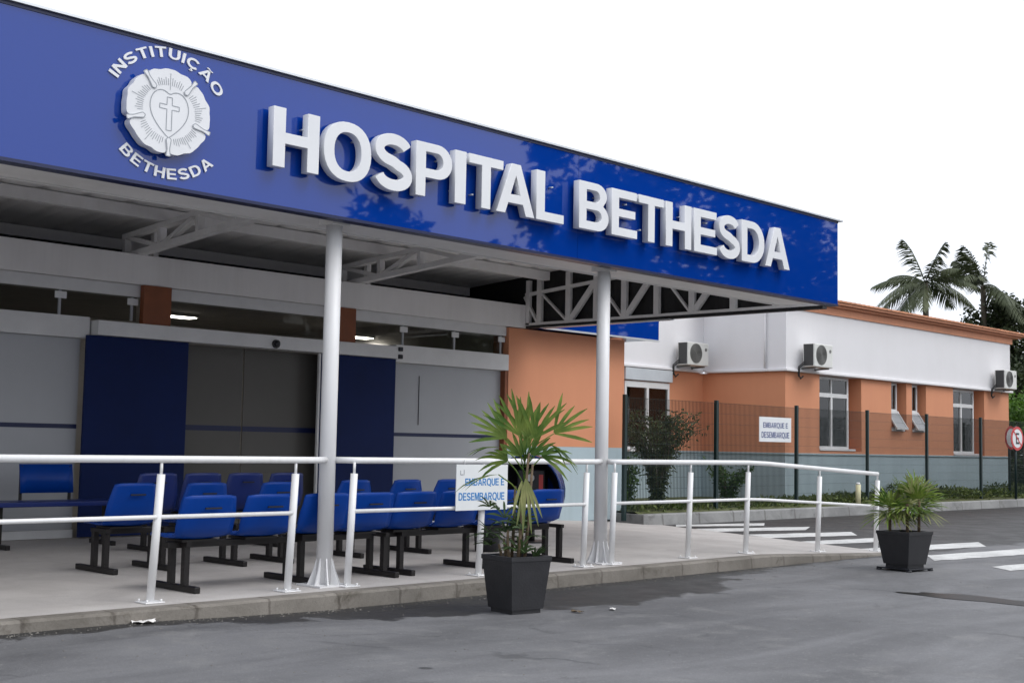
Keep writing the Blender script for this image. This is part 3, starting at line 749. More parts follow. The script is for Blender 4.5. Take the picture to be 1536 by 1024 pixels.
# end frame and its black side sheet
XP = 14.36
t = MB()
V = [13.40, 12.81, 12.26, 11.73, 11.14, 10.53, 9.85, 9.17, 8.68]
def zt(y): return zr(y) - .02
t.bar((XP, 13.70, 3.46), (XP, 8.75, 3.46 + 4.95 * .077), .045, .05)
t.bar((XP, 13.70, 3.0), (XP, 8.5, 3.0), .06, .04)
for i, y in enumerate(V):
    t.box(XP - .03, XP + .03, y - .045, y + .045, 3.02, zt(y) - .01)
def zc(y): return 3.46 + (13.7 - y) * .077 - .03
for i in range(len(V) - 1):
    a, c = V[i], V[i + 1]
    if i % 2 == 0: t.bar((XP, a - .045, zc(a)), (XP, c + .045, 3.03), .05, .030)
    else: t.bar((XP, a - .045, 3.03), (XP, c + .045, zc(c)), .05, .085)
t.bar((XP, 13.72, zc(13.7)), (XP, 13.45, 3.03), .05, .035)
t.box(XP - .03, XP + .03, 13.60, 13.675, 2.99, 3.68)
wb(t, 'end_truss', 'steel_grey', cn)
b = MB(); rows = []
n = 70
for z in (2.955, 3.3, 3.6):
    rows.append([(XP + .05 + (.012 if (k // 2) % 2 else 0), 13.76 - (13.76 - 8.48) * k / n, (z if z < 3.5 else zr(13.76 - (13.76 - 8.48) * k / n) + (.075 if k < n * .78 else .0))) for k in range(n + 1)])
b.grid(rows, smooth=False); b.box(XP - .035, XP + .07, 8.48, 13.66, 2.94, 2.968); wb(b, 'side_panel', 'black_sheet', cn)
b = MB(); b.prism([(XP + .055, 13.765, 3.305), (XP + .055, 15.55, 3.305), (XP + .055, 15.55, zr(15.55) + .075), (XP + .055, 13.765, zr(13.765) + .075)], (.01, 0, 0)); wb(b, 'side_panel', 'black_sheet', cn)  # added black sheet keeps sky out of the dark gap above the band
b = MB(); b.box(XP - .04, XP + .085, 10.9, 13.36, 2.926, 2.939); wb(b, 'side_flashing', 'metal_cap', cn)
# columns
for x in (3.02, 6.43, 9.84):
    c = MB(); c.tube([(x, 8.31, 0.012), (x, 8.31, 2.90)], .066, 20)
    c = wb(c, 'column', 'column_paint', cn)
    b = MB(); b.box(x - .09, x + .09, 8.22, 8.40, 2.90, 2.963); wb(b, 'cap_plate', 'steel_grey', c)
    b = MB(); b.box(x - .155, x + .155, 8.155, 8.465, 0.001, .014); wb(b, 'base_plate', 'column_paint', c)
    for k in range(8):
        a = R(45 * k + 22); cx, cy = math.cos(a), math.sin(a); nx, ny = -cy * .005, cx * .005
        b = MB(); b.prism([(x + cx * .060 + nx, 8.31 + cy * .060 + ny, .014), (x + cx * .140 + nx, 8.31 + cy * .140 + ny, .014), (x + cx * .130 + nx, 8.31 + cy * .130 + ny, .03), (x + cx * .09 + nx, 8.31 + cy * .09 + ny, .13), (x + cx * .062 + nx, 8.31 + cy * .062 + ny, .23)], (-2 * nx, -2 * ny, 0))
        wb(b, 'gusset', 'column_paint', c)
b = MB(); b.tube([(5.05, 10.1, zr(10.1) - .1), (5.1, 10.3, zr(10.3) - .22), (5.3, 10.6, zr(10.6) - .25), (5.5, 10.9, zr(10.9) - .1)], .008, 6)
b.tube([(14.2, 10.6, 3.70), (14.2, 10.2, 3.50), (14.2, 9.7, 3.46), (14.2, 9.3, 3.52), (14.2, 9.2, 3.7)], .015, 8)
wb(b, 'cable', 'steel_grey', cn)

# ------------------------------------------------------------------ raised lettering
WORD = [('H', 5.545, 5.97), ('O', 6.02, 6.49), ('S', 6.53, 6.93), ('P', 6.975, 7.38), ('I', 7.42, 7.545), ('T', 7.585, 8.0), ('A', 7.925, 8.41), ('L', 8.44, 8.81),
        ('B', 9.03, 9.46), ('E', 9.51, 9.90), ('T', 9.93, 10.33), ('H', 10.37, 10.80), ('E', 10.855, 11.26), ('S', 11.30, 11.69), ('D', 11.73, 12.17), ('A', 12.19, 12.69)]
sg = empty('name_sign', (9.1, YF, 3.2), 0, 'row of big white raised letters spelling HOSPITAL BETHESDA on the blue fascia', 'sign')
pl = wplace(sg, lambda u, v, ww: (u, YF - ww, v))
CAPH, Z0 = .452, 3.202
for wd, xa, xe in WORD:
    lay, tot = text_layout(wd, gap=.085)
    k = (xe - xa) / tot
    for ch, x, wdt, cs in lay:
        o = curve_mesh('letter', [[(xa + (x + p[0]) * k, Z0 + p[1] * CAPH) for p in c] for c in cs], 0.072, .070, 'letter', sg, bevel=.0025, place=pl)
        o['label'] = 'raised white letter ' + ch
        b = MB()
        for px_, pz_ in ((x + wdt * .25, .25), (x + wdt * .75 if wdt > .4 else x + wdt * .5, .75)):
            b.tube([(xa + px_ * k, YF + .004, Z0 + pz_ * CAPH), (xa + px_ * k, YF - .05, Z0 + pz_ * CAPH)], .008, 6)
        # pins stay with their letter
        wb(b, 'mounting_pin', 'metal_cap', None)
        pin = bpy.data.objects[-1] if False else col.objects[-1]
        for v in pin.data.vertices: v.co -= Vector(sg.location)
        pin.parent = o

# round rose emblem with ring of lettering
EC = Vector((4.675, 3.435)); RX, RZ = .345, .315
em = empty('emblem_sign', (EC.x, YF, EC.y), 0, 'round white five petal rose emblem with heart and cross, ringed by INSTITUIÇÃO BETHESDA', 'emblem')
pe = wplace(em, lambda u, v, ww: (EC.x + u * RX, YF - ww, EC.y + v * RZ))
SEP = [54, 126, 198, 270, 342]
def rose_r(a, base=.955):
    r = base
    for q in SEP:
        d = (a - q + 180) % 360 - 180
        r -= .10 * math.exp(-(d / 3.2) ** 2); r += .012 * math.exp(-(d / 11) ** 2)
    r += .014 * math.cos(R(5 * (a - 90))) + .010 * math.cos(R(15 * (a - 90))) + .006 * math.sin(R(23 * a))
    return r
curve_mesh('rose_disc', [[(rose_r(a / 2) * math.cos(R(a / 2)), rose_r(a / 2) * math.sin(R(a / 2))) for a in range(0, 720, 3)]], .048, .066, 'letter', em, bevel=.004, place=pe)
def outline(b, pts, w_, z, closed=True):
    n = len(pts); rows = [[], []]
    for i in range(n + (1 if closed else 0)):
        p = pts[i % n]
        a_ = pts[(i - 1) % n] if closed else pts[max(0, i - 1)]; c_ = pts[(i + 1) % n] if closed else pts[min(n - 1, i + 1)]
        dx, dy = c_[0] - a_[0], c_[1] - a_[1]; l = math.hypot(dx, dy) or 1
        nx, ny = -dy / l * w_ / 2, dx / l * w_ / 2
        rows[0].append(pe(p[0] + nx, p[1] + ny, z)); rows[1].append(pe(p[0] - nx, p[1] - ny, z))
    b.grid(rows, smooth=False); return b
def dense(pts, m=6, closed=True):
    o = []; n = len(pts)
    for i in range(n if closed else n - 1):
        p, q = pts[i], pts[(i + 1) % n]
        for k in range(m): o.append((p[0] + (q[0] - p[0]) * k / m, p[1] + (q[1] - p[1]) * k / m))
    if not closed: o.append(pts[-1])
    return o
def smooth(pts, it=3):
    for _ in range(it):
        o = []
        for i in range(len(pts)):
            p, q = pts[i], pts[(i + 1) % len(pts)]
            o += [(p[0] * .75 + q[0] * .25, p[1] * .75 + q[1] * .25), (p[0] * .25 + q[0] * .75, p[1] * .25 + q[1] * .75)]
        pts = o
    return pts
ZL = .0868
heart = smooth([(0, .385), (.12, .47), (.27, .46), (.40, .33), (.455, .10), (.40, -.14), (.24, -.37), (.02, -.58), (-.02, -.58), (-.24, -.37), (-.40, -.14), (-.455, .10), (-.40, .33), (-.27, .46), (-.12, .47)])
outline(MB(), heart, .020, ZL).build('heart_line', 'grey_line', em)
cr = [(-.060, -.42), (.060, -.42), (.060, .055), (.225, .055), (.225, .155), (.060, .155), (.060, .33), (-.060, .33), (-.060, .155), (-.225, .155), (-.225, .055), (-.060, .055)]
outline(MB(), dense(cr), .018, ZL).build('cross_line', 'grey_line', em)
for q in SEP:
    c, s = math.cos(R(q)), math.sin(R(q))
    loop = smooth(dense([(1.0, -.050), (.84, -.026), (.62, -.058), (.575, 0), (.62, .058), (.84, .026), (1.0, .050)], 2), 1)
    tri = [(r * c - w_ * s, r * s + w_ * c) for r, w_ in loop]
    curve_mesh('sepal', [tri], .0885, .008, 'letter', em, bevel=.001, place=pe)
    outline(MB(), tri, .020, .0938).build('sepal_line', 'grey_line', em)
for mid in (90, 162, 234, 306, 18):
    b = MB()
    for j in range(-6, 7):
        a = R(mid + j * 4.1); c, s = math.cos(a), math.sin(a)
        if j == 0: r0, r1 = (.50, .88) if mid == 90 else (.62, .90)
        else: r0, r1 = .60, .60 + .13 + .025 * ((j * 7) % 3)
        wd = .0065
        b.face([pe(r0 * c - wd * s, r0 * s + wd * c, ZL), pe(r0 * c + wd * s, r0 * s - wd * c, ZL), pe(r1 * c + wd * s, r1 * s - wd * c, ZL), pe(r1 * c - wd * s, r1 * s + wd * c, ZL)])
    b.build('stamen_lines', 'grey_line', em)
pt_ = wplace(em, lambda u, v, ww: (4.715 + u * RX, YF - ww, EC.y + v * RZ))
def arc_text(s, a0, a1, r, h, top):
    n = len(s); ws = [glyph(c)[0] for c in s]; gap = .16; tot = sum(ws) + gap * (n - 1); x = 0
    for ch, wd in zip(s, ws):
        t = (x + wd / 2) / tot; x += wd + gap
        a = R(a0 + (a1 - a0) * t)
        sc_ = abs(R(a1 - a0)) * r / tot
        cs = []
        for c in glyph(ch)[1]:
            q = []
            for px_, py_ in c:
                u = (px_ - wd / 2) * sc_; v = (py_ - .5) * h
                if top: q.append((r * math.cos(a) + u * math.sin(a) + v * math.cos(a), r * math.sin(a) - u * math.cos(a) + v * math.sin(a)))
                else: q.append((r * math.cos(a) - u * math.sin(a) - v * math.cos(a), r * math.sin(a) + u * math.cos(a) - v * math.sin(a)))
            cs.append(q)
        o = curve_mesh('letter', cs, .006, .010, 'letter', em, place=pt_)
arc_text('INSTITUIÇÃO', 154, 31, 1.415, .235, True)
arc_text('BETHESDA', 222, 320, 1.335, .245, False)

# ------------------------------------------------------------------ handrails
def rail_thing(lab, rail, mid, posts):
    r = empty('handrail', (posts[0][0], 8.14, 0), 0, lab, 'handrail', 'white handrails along the kerb')
    b = MB(); b.tube(rail, .026, 14); wb(b, 'top_rail', 'white_paint', r)
    for m_ in mid:
        b = MB(); b.tube(m_, .0165, 10); wb(b, 'mid_rail', 'white_paint', r)
    for x, lean in posts:
        z = pz(x, 8.14)
        p = MB(); p.tube([(x, 8.15, z + .008), (x + lean, 8.12, z + .895)], .029, 14)
        p = wb(p, 'post', 'white_paint', r)
        b = MB(); b.tube([(x + lean, 8.12, z + .893), (x + lean, 8.12, z + .985)], .011, 8); wb(b, 'peg', 'white_paint', p)
        b = MB(); b.box(x - .075, x + .075, 8.075, 8.225, z + .0025, z + .011, .002)
        for i in (-1, 1):
            for j in (-1, 1): b.tube([(x + i * .055, 8.15 + j * .055, z + .011), (x + i * .055, 8.15 + j * .055, z + .028)], .008, 6)
        wb(b, 'base_plate', 'white_paint', p)
    return r
RY = 8.12
rail_thing('white tubular handrail left of the first white column, in front of the blue seats', [(1.9, RY, 1.0), (6.12, RY, 1.0), (6.20, RY + .02, 1.0), (6.385, 8.28, 1.0)], [[(1.9, RY, .595), (5.98, RY, .595)]], [(2.3, 0), (3.5, 0), (4.79, .03), (5.96, .02)])
rail_thing('white tubular handrail between the two white columns', [(6.485, 8.29, 1.0), (6.545, RY + .03, 1.0), (6.62, RY, 1.0), (9.45, RY, 1.0), (9.55, RY + .02, 1.0), (9.79, 8.28, 1.0)], [[(6.56, RY, .595), (9.41, RY, .595)]], [(6.54, .015), (8.0, .01), (9.40, .0)])
rail_thing('white tubular handrail running down the ramp right of the second white column', [(9.90, 8.27, 1.0), (9.80, RY + .03, 1.0), (9.95, RY, 1.0), (12.14, RY, 1.0), (12.5, RY, .99), (15.05, RY, .865)], [[(9.84, RY, .595), (12.14, RY, .595), (12.5, RY, .585), (15.05, RY, .46)]], [(9.82, 0), (11.07, 0), (12.14, 0), (13.65, 0), (15.05, 0)])
# ------------------------------------------------------------------ waiting benches (backs towards the road)
def seat_mb(wt, wl, top, cut=0.0):
    """moulded one-piece shell; local +y is where the sitter faces"""
    prof = [(-.075, top, wt * .97), (-.070, top - .03, wt), (-.055, top - .10, wt + (wl - wt) * .45), (-.04, .58, wl), (-.01, .49, wl), (.03, .432, wl * .99), (.09, .405, wl * .96), (.20, .40, wl * .93), (.32, .412, wl * .92), (.40, .418, wl * .90), (.435, .400, wl * .86)]
    n = 8; A = []; B = []
    for i, (y, z, w_) in enumerate(prof):
        back = i < 5
        a = []; c = []
        for j in range(n + 1):
            t = 2 * j / n - 1
            dy = .035 * t * t if back else 0; dz = 0 if back else .018 * t * t
            if i == 0: dz = -.012 * abs(t) ** 6
            if i < len(prof) - 1: d = Vector((0, prof[i + 1][0] - y, prof[i + 1][1] - z)).normalized()
            nrm = Vector((0, d.z, -d.y)) * -.012
            a.append((t * w_ / 2, y + dy, z + dz)); c.append((t * w_ / 2, y + dy - nrm.y, z + dz - nrm.z))
        A.append(a); B.append(c)
    b = MB(); b.grid(A); b.grid(B)
    edge = [q for q in A[0]] + [A[i][-1] for i in range(1, len(A))] + A[-1][::-1][1:] + [A[i][0] for i in range(len(A) - 2, 0, -1)]
    edge2 = [q for q in B[0]] + [B[i][-1] for i in range(1, len(B))] + B[-1][::-1][1:] + [B[i][0] for i in range(len(B) - 2, 0, -1)]
    b.grid([edge + [edge[0]], edge2 + [edge2[0]]], smooth=False)
    return b
def bench(lab, x0, x1, y, seats, feet, wt=.46, wl=.50, top=.73, m='seat_blue', face=1, group='blue waiting room benches'):
    cx = (x0 + x1) / 2
    r = empty('waiting_bench', (cx, y, 0), 0 if face > 0 else math.pi, lab, 'bench', group)
    sgn = 1 if face > 0 else -1
    for s in seats:
        o = seat_mb(wt, wl, top).build('seat', m, r, weld=True); o.location = ((s - cx) * sgn, 0, 0)
        sl = MB(); sl.box(-.07, .07, -.100, -.088, top - .105, top - .092); sl = sl.build('hand_slot', 'black_plastic', o)
    b = MB(); b.box((x0 - cx) + .08 if face > 0 else -(x1 - cx) + .08, (x1 - cx) - .08 if face > 0 else -(x0 - cx) - .08, .16, .22, .325, .375, .005)
    for s in seats: b.box((s - cx) * sgn - .15, (s - cx) * sgn + .15, .08, .32, .372, .390)
    b.build('beam', 'black_steel', r)
    for f in feet:
        xf = (f - cx) * sgn
        l = MB(); l.box(xf - .022, xf + .022, .10, .15, .05, .345); l.box(xf - .022, xf + .022, .29, .34, .05, .345); l.box(xf - .021, xf + .021, .08, .36, .338, .372)
        l.box(xf - .024, xf + .024, -.06, .60, .002, .05, .006)
        l.build('leg', 'black_steel', r)
    return r
bench('long blue plastic bench nearest the kerb, left of the first white column', 5.12, 7.25, 8.46, [5.42, 5.98, 6.53, 7.0], [5.33, 6.40, 7.28])
bench('long blue plastic bench nearest the kerb, behind the boarding sign', 7.27, 9.55, 8.50, [7.53, 8.06, 8.60, 9.22], [7.50, 8.48, 9.58])
bench('blue plastic bench in the second row at the left end', 5.40, 7.45, 9.98, [5.66, 6.36, 7.15], [5.50, 6.04, 6.78, 7.30], wt=.40, wl=.48, top=.765)
bench('blue plastic bench in the second row between the two white columns', 7.9, 9.70, 10.05, [8.10, 8.78, 9.38], [8.2, 9.10], wt=.36, wl=.48, top=.775)
bench('dark blue bench in the back row in front of the sliding doors', 6.55, 8.75, 11.6, [6.83, 7.35, 7.87, 8.40], [6.9, 8.3], wt=.42, wl=.48, top=.80, m='seat_navy')
# bench with separate back rests by the glass
r = empty('waiting_bench', (6.4, 13.0, 0), 0, 'blue bench with open backrest and shade-darkened seat standing against the frosted glass', 'bench', 'blue waiting room benches')
for x in (-.03,):
    b = MB(); rows = []
    for z, y in ((.55, .0), (.70, .02), (.85, .05)): rows.append([(x - .29 + .58 * k / 8, y + .02 * abs(k / 4 - 1) ** 2 * -1, z) for k in range(9)])
    b.grid(rows); rows2 = [[(p[0], p[1] + .02, p[2]) for p in q] for q in rows]; b.grid(rows2); b.grid([rows[2], rows2[2]]); b.grid([rows[0], rows2[0]])
    b.grid([[q[0] for q in rows], [q[0] for q in rows2]]); b.grid([[q[-1] for q in rows], [q[-1] for q in rows2]])
    bk = b.build('backrest', 'seat_blue', r, weld=True)
    b = MB(); b.bar((x - .27, .03, .47), (x - .27, .04, .83), .025); b.bar((x + .27, .03, .47), (x + .27, .04, .83), .025); b.build('back_strut', 'black_steel', bk)
b = MB(); b.box(-1.0, 1.0, -.40, .06, .425, .475, .01); b.build('seat', 'seat_navy', r)  # darker blue than the backrest paints the shading on the seat
for x in (-.6, .55):
    b = MB(); b.box(x - .02, x + .02, -.2, -.15, .05, .424); b.box(x - .024, x + .024, -.4, .1, .002, .05, .006); b.build('leg', 'black_steel', r)

# rounded blue telephone hood on a short stand
h = empty('payphone_hood', (11.20, 10.55, 0), R(122), 'dark blue rounded hood with a dark open front beyond the right hand bench', 'phone hood')
b = MB(); rows = []
n = 14
for i in range(n + 1):
    t = i / n; y = .30 - .60 * t
    rr = .43 * (1 - .55 * max(0, (t - .45) / .55) ** 2.2)
    rows.append([(rr * math.sin(R(a)) * .98, y, .60 + rr * 1.02 * math.cos(R(a))) for a in range(-180, 181, 12)])
# open at the back of the row order: shell narrows towards the closed end
b.grid(rows[::-1]); b.face([Vector(p) for p in rows[-1][:-1]])
hs_ = b.build('hood', 'hood_blue', h, weld=True)
b = MB(); b.grid([[(q[0] * .93, q[1] + (.0 if k_ == 0 else .012), .6 + (q[2] - .6) * .93) for q in rw] for k_, rw in enumerate(rows)]); b.build('lining', 'black_plastic', h, weld=True)
sm = hs_.modifiers.new('wall', 'SOLIDIFY'); sm.thickness = .02
b = MB(); b.box(-.17, .17, -.20, .0, .44, .86, .02); b.build('telephone', 'black_plastic', h)
b = MB(); b.tube([(.0, .002, .76), (.0, .02, .76)], .045, 12); b.build('handset', 'frame_white', h)
b = MB(); b.box(-.15, -.10, .002, .015, .55, .8); b.build('red_panel', 'sign_red', h)
b = MB(); b.tube([(0, -.05, .16), (0, -.05, .02)], .05, 12); b.tube([(0, -.05, .02), (0, -.05, .002)], .2, 16); b.build('stand', 'black_steel', h)

# dark bin behind the big pot
r = empty('waste_bin', (9.86, 9.92, 0), 0, 'small dark waste bin on the pavement behind the big potted palm', 'bin')
b = MB(); b.tube([(0, 0, .003), (0, 0, .40)], [.13, .16], 20); b.build('body', 'black_plastic', r)
b = MB(); b.tube([(0, 0, .401), (0, 0, .43), (0, 0, .47)], [.168, .165, .09], 20); b.build('lid', 'seat_navy', r)

# boarding sign hung on the rail
r = empty('boarding_sign', (7.95, 8.07, .97), 0, 'white board on the handrail reading EMBARQUE E DESEMBARQUE in blue', 'sign')
b = MB(); b.box(-.315, .315, 0, .008, -.395, 0, .002); b.build('board', 'sign_white', r)
pf2 = lambda u, v, ww: (u, -ww - .0005, v)
flat_text('lettering', 'EMBARQUE E', .03, -.150, .062, .48, pf2, 'sign_blue', r, .002)
flat_text('lettering', 'DESEMBARQUE', -.005, -.275, .066, .56, pf2, 'sign_blue', r, .002)
b = MB(); b.box(-.27, -.265, -.0022, -.0006, -.09, -.05); b.box(-.262, -.235, -.0022, -.0006, -.09, -.083); b.box(-.228, -.223, -.0022, -.0006, -.09, -.045); b.build('small_mark', 'grey_line', r)
b = MB(); b.tube([(-.2, .02, 0), (-.2, .02, .04)], .006, 6); b.tube([(.2, .02, 0), (.2, .02, .04)], .006, 6); b.build('tie', 'white_paint', r)

# ------------------------------------------------------------------ mesh fence
YFN = 13.33
px_ = [16.36, 18.92, 21.56, 24.28, 26.92, 29.66, 32.35, 35.0, 37.7]
zb_ = [.0, .05, .07, .10, .12, .13, .13, .13, .13]
fn = empty('mesh_fence', (16.36, YFN, 0), 0, 'dark green wire mesh fence with green posts in front of the orange annex', 'fence')
for i, x in enumerate(px_):
    b = MB(); b.box(x - .032, x + .032, YFN - .03, YFN + .03, zb_[i] - .05, 2.0, .004); p = wb(b, 'post', 'fence_green', fn)
for i in range(len(px_) - 1):
    a, c = px_[i] + .034, px_[i + 1] - .034; b = MB(); zlo = max(zb_[i], zb_[i + 1]) + .04
    n = int((c - a) / .040)
    for k in range(n + 1):
        x = a + (c - a) * k / n; b.box(x - .0012, x + .0012, YFN - .004, YFN + .004, zlo, 1.96)
    m_ = 10
    for k in range(m_ + 1):
        z = zlo + (1.95 - zlo) * k / m_; b.box(a, c, YFN - .009, YFN - .0045, z - .0018, z + .0018)
    wb(b, 'mesh_panel', 'fence_green', fn)
r = empty('boarding_sign', (20.78, YFN - .02, 1.75), 0, 'small white board wired to the green fence with two dark blue lines of lettering', 'sign')
b = MB(); b.box(-.54, .54, -.012, 0, -.46, 0, .002); b.build('board', 'sign_white', r)
pf3 = lambda u, v, ww: (u, -ww - .0125, v)
flat_text('lettering', 'EMBARQUE E', .0, -.15, .10, .84, pf3, 'sign_navy', r, .002)
flat_text('lettering', 'DESEMBARQUE', .0, -.33, .11, .94, pf3, 'sign_navy', r, .002)

# no parking sign at the far end
r = empty('road_sign', (31.13, 13.12, .06), R(-6), 'round red and white no parking sign with a black E on a dark post', 'road sign')
b = MB(); b.tube([(0, 0, 0), (0, 0, 1.78)], .032, 10); b.build('pole', 'fence_green', r)
def disc(r_, y0, y1, m, name, p, cx=0, zc=1.47):
    b = MB(); b.tube([(cx, y0, zc), (cx, y1, zc)], r_, 32); return b.build(name, m, p)
pt = disc(.29, -.055, -.045, 'sign_red', 'plate', r); disc(.225, -.058, -.0555, 'sign_white', 'plate_face', pt)
g = [[((q[0] - .38) * .20, (q[1] - .5) * .27 + 1.47) for q in c] for c in glyph('E')[1]]
curve_mesh('letter', g, 0, .002, 'black_plastic', pt, place=lambda u, v, ww: (u, -ww - .0595, v))
b = MB(); b.bar((-.17, -.0615, 1.64), (.17, -.0615, 1.30), .035, .002, up=(0, 1, 0)); b.build('slash', 'sign_red', pt)
r2 = empty('road_sign', (31.55, 13.45, .08), R(-6), 'second round red and white sign half hidden behind the no parking sign', 'road sign')
b = MB(); b.tube([(0, 0, 0), (0, 0, 1.72)], .032, 10); b.build('pole', 'fence_green', r2)
pt = disc(.29, -.055, -.045, 'sign_red', 'plate', r2); disc(.225, -.058, -.0555, 'sign_white', 'plate_face', pt)

# short cream marker post at the kerb
r = empty('marker_post', (23.6, 13.16, .06), 0, 'short cream marker post standing at the far kerb', 'bollard')
b = MB(); b.tube([(0, 0, 0), (0, 0, .42)], .05, 12); b.build('post', 'cream', r)
b = MB(); b.tube([(0, 0, .42), (0, 0, .46)], [.05, .03], 12); b.build('cap', 'white_paint', r)

# litter on the road
def scrap(name, lab, x, y, s, seed, m):
    rnd = random.Random(seed); b = MB(); rows = []
    for i in range(5): rows.append([((j - 2) * s * .3 + rnd.uniform(-.1, .1) * s, (i - 2) * s * .22 + rnd.uniform(-.08, .08) * s, rnd.uniform(0, .22) * s + .004) for j in range(6)])
    b.grid(rows, smooth=False); o = b.build(name, m); o.location = (x, y, (-.078 if x < 5 else -.118)); o.rotation_euler = (0, 0, rnd.uniform(0, 3)); tag(o, lab, 'litter', 'scraps of litter on the asphalt')
scrap('paper_scrap', 'crumpled white paper scrap on the asphalt by the kerb at left', 4.55, 7.78, .11, 1, 'paper')
scrap('paper_scrap', 'small pale scrap on the asphalt right of the big pot', 7.86, 6.50, .05, 2, 'paper')
scrap('leaf_scrap', 'brownish dry scrap on the asphalt beside the big pot', 7.52, 6.56, .06, 3, 'cane')

# grit swept against the kerb and scattered over the road
rnd = random.Random(17); b = MB()
for k in range(900):
    near = k % 3
    x = rnd.uniform(3.2, 13.5); y = 7.80 - abs(rnd.gauss(0, .10)) if near else rnd.uniform(4.6, 7.7)
    if not near and x / max(y, .1) > 2.4: continue
    q = rnd.uniform(.004, .010) if near else rnd.uniform(.003, .008); z = rz(x)
    p = [Vector((x + q * math.cos(a) * rnd.uniform(.7, 1.2), y + q * math.sin(a) * rnd.uniform(.7, 1.2), z + .001)) for a in (0, 1.3, 2.5, 3.8, 5.1)]
    top = Vector((x, y, z + q * rnd.uniform(.5, .9)))
    for i in range(5): b.face([p[i], p[(i + 1) % 5], top])
M['grit'] = mat('grit', (0.16, 0.15, 0.135), 0.9, var=0.5, vscale=3)
tag(b.build('grit', 'grit'), 'fine grit and small stones on the asphalt along the kerb', 'grit', kind='stuff')
# ------------------------------------------------------------------ plants
def fan_leaf(mb, c, axis, up, n, spread, L, wd, droop, rnd):
    """fan of n lance segments radiating from c; axis = middle direction"""
    axis = axis.normalized(); side = axis.cross(up).normalized(); nrm = side.cross(axis).normalized()
    for k in range(n):
        a = R(-spread / 2 + spread * k / max(1, n - 1) + rnd.uniform(-4, 4))
        d = (axis * math.cos(a) + side * math.sin(a)).normalized(); s = d.cross(nrm).normalized()
        l = L * rnd.uniform(.8, 1.1) * (1 - .18 * abs(k / max(1, n - 1) - .5)); rows = [[], [], []]
        for i, (t, ww) in enumerate(((.02, .25), (.25, .8), (.55, 1), (.8, .75), (1, .12))):
            p = c + d * (l * t) + nrm * (.04 * l * t) - Vector((0, 0, 1)) * droop * l * t ** 2.4
            hw = wd * ww / 2
            rows[0].append(p + s * hw + nrm * hw * .35); rows[1].append(p); rows[2].append(p - s * hw + nrm * hw * .35)
        mb.grid(rows)
def pot_mb(top, bot, h):
    b = MB(); t, q = top / 2, bot / 2; i = t - .025
    def sq(s, z): return [(-s, -s, z), (s, -s, z), (s, s, z), (-s, s, z), (-s, -s, z)]
    b.grid([sq(q * .9, 0), sq(q * .9, .03), sq(q, .032), sq(t, h - .035), sq(t + .006, h - .033), sq(t + .006, h), sq(i, h), sq(i - .01, h - .07)], smooth=False)
    b.face(sq(q * .9, 0)[:4]); return b
# big pot with tall lady palm
r = empty('potted_palm', (7.18, 6.90, -.12), R(-8.5), 'tall lady palm in a dark grey square pot in front of the handrail', 'potted plant', 'potted palms by the entrance')
pot_mb(.375, .30, .43).build('pot', 'pot', r, weld=True)
b = MB(); b.box(-.16, .16, -.16, .16, .33, .375); b.build('soil', 'soil', r)
rnd = random.Random(5)
V3 = Vector
right = V3((.69, -.72, 0)); away = V3((.72, .69, 0)); rm = Matrix.Rotation(R(8.5), 3, 'Z')
def loc(u, v, z): return rm @ (right * u + away * v) + V3((0, 0, z))
canes = [((.02, .02), (.08, .02, 1.22)), ((.06, -.03), (.11, .0, 1.12)), ((-.04, .05), (-.02, .06, .95)), ((-.09, -.02), (-.10, .0, .55)), ((.01, -.06), (.03, -.08, .80)), ((-.12, .06), (-.14, .1, .5)), ((-.05, -.05), (-.07, -.06, .62))]
b = MB()
for (u, v), (u2, v2, z2) in canes:
    b.tube([loc(u, v, .37), loc((u + u2) / 2 + rnd.uniform(-.01, .01), (v + v2) / 2, (.37 + z2) / 2), loc(u2, v2, z2)], [.014, .012, .009], 8)
b.build('cane', 'cane', r)
b = MB(); st = MB()
# (u, v, z) of fan centre, direction (u, v, z), segments, spread, length
fans = [((.07, .0, 1.17), (.04, .1, 1), 7, 84, .42), ((.12, -.03, 1.16), (.33, -.1, 1), 6, 72, .40), ((.0, .0, 1.18), (-.38, -.1, 1), 6, 78, .40), ((-.09, .04, 1.16), (-.85, .1, .65), 7, 75, .38),
        ((.27, .0, 1.20), (.85, .0, .62), 6, 80, .40), ((-.11, -.02, 1.08), (-.95, .0, .12), 5, 60, .33), ((.02, .05, 1.02), (-.25, .1, .6), 7, 105, .25), ((.10, .05, 1.03), (.4, .1, .6), 6, 85, .25),
        ((.06, .10, 1.14), (.1, .6, 1), 6, 100, .34), ((.18, .08, 1.02), (.8, .3, .25), 6, 90, .28), ((-.08, .08, .98), (-.7, .3, .35), 6, 90, .28), ((-.15, -.06, .88), (-1, -.2, -.12), 4, 45, .36), ((.24, .05, 1.12), (.75, .2, -.45), 4, 70, .30)]
for (u, v, z), (du, dv, dz), n, sp, L in fans:
    c = loc(u, v, z + .16); d = loc(du, dv, dz)
    fan_leaf(b, c, d, (loc(0, -1, .3) if dz > .2 else V3((0, 0, 1))), n, sp, L * .97, .029, .10 if dz > .4 else .35, rnd)
    base = loc(.05, .02, min(1.22, z - .02)); st.tube([base, (base + c) / 2 + V3((0, 0, .02)), c], [.006, .005, .005], 6)
b.build('fan_leaves', 'palm_leaf', r)
st.build('leaf_stalks', 'palm_leaf', r)
b = MB()
fan_leaf(b, loc(.06, -.06, 1.02), loc(.16, -.2, -1), loc(0, -1, 0), 5, 34, .42, .024, .1, rnd)
fan_leaf(b, loc(.03, -.05, 1.0), loc(-.08, -.3, -1), loc(0, -1, 0), 2, 16, .32, .024, .1, rnd)
b.build('wilted_leaf', 'palm_pale', r)
b = MB()
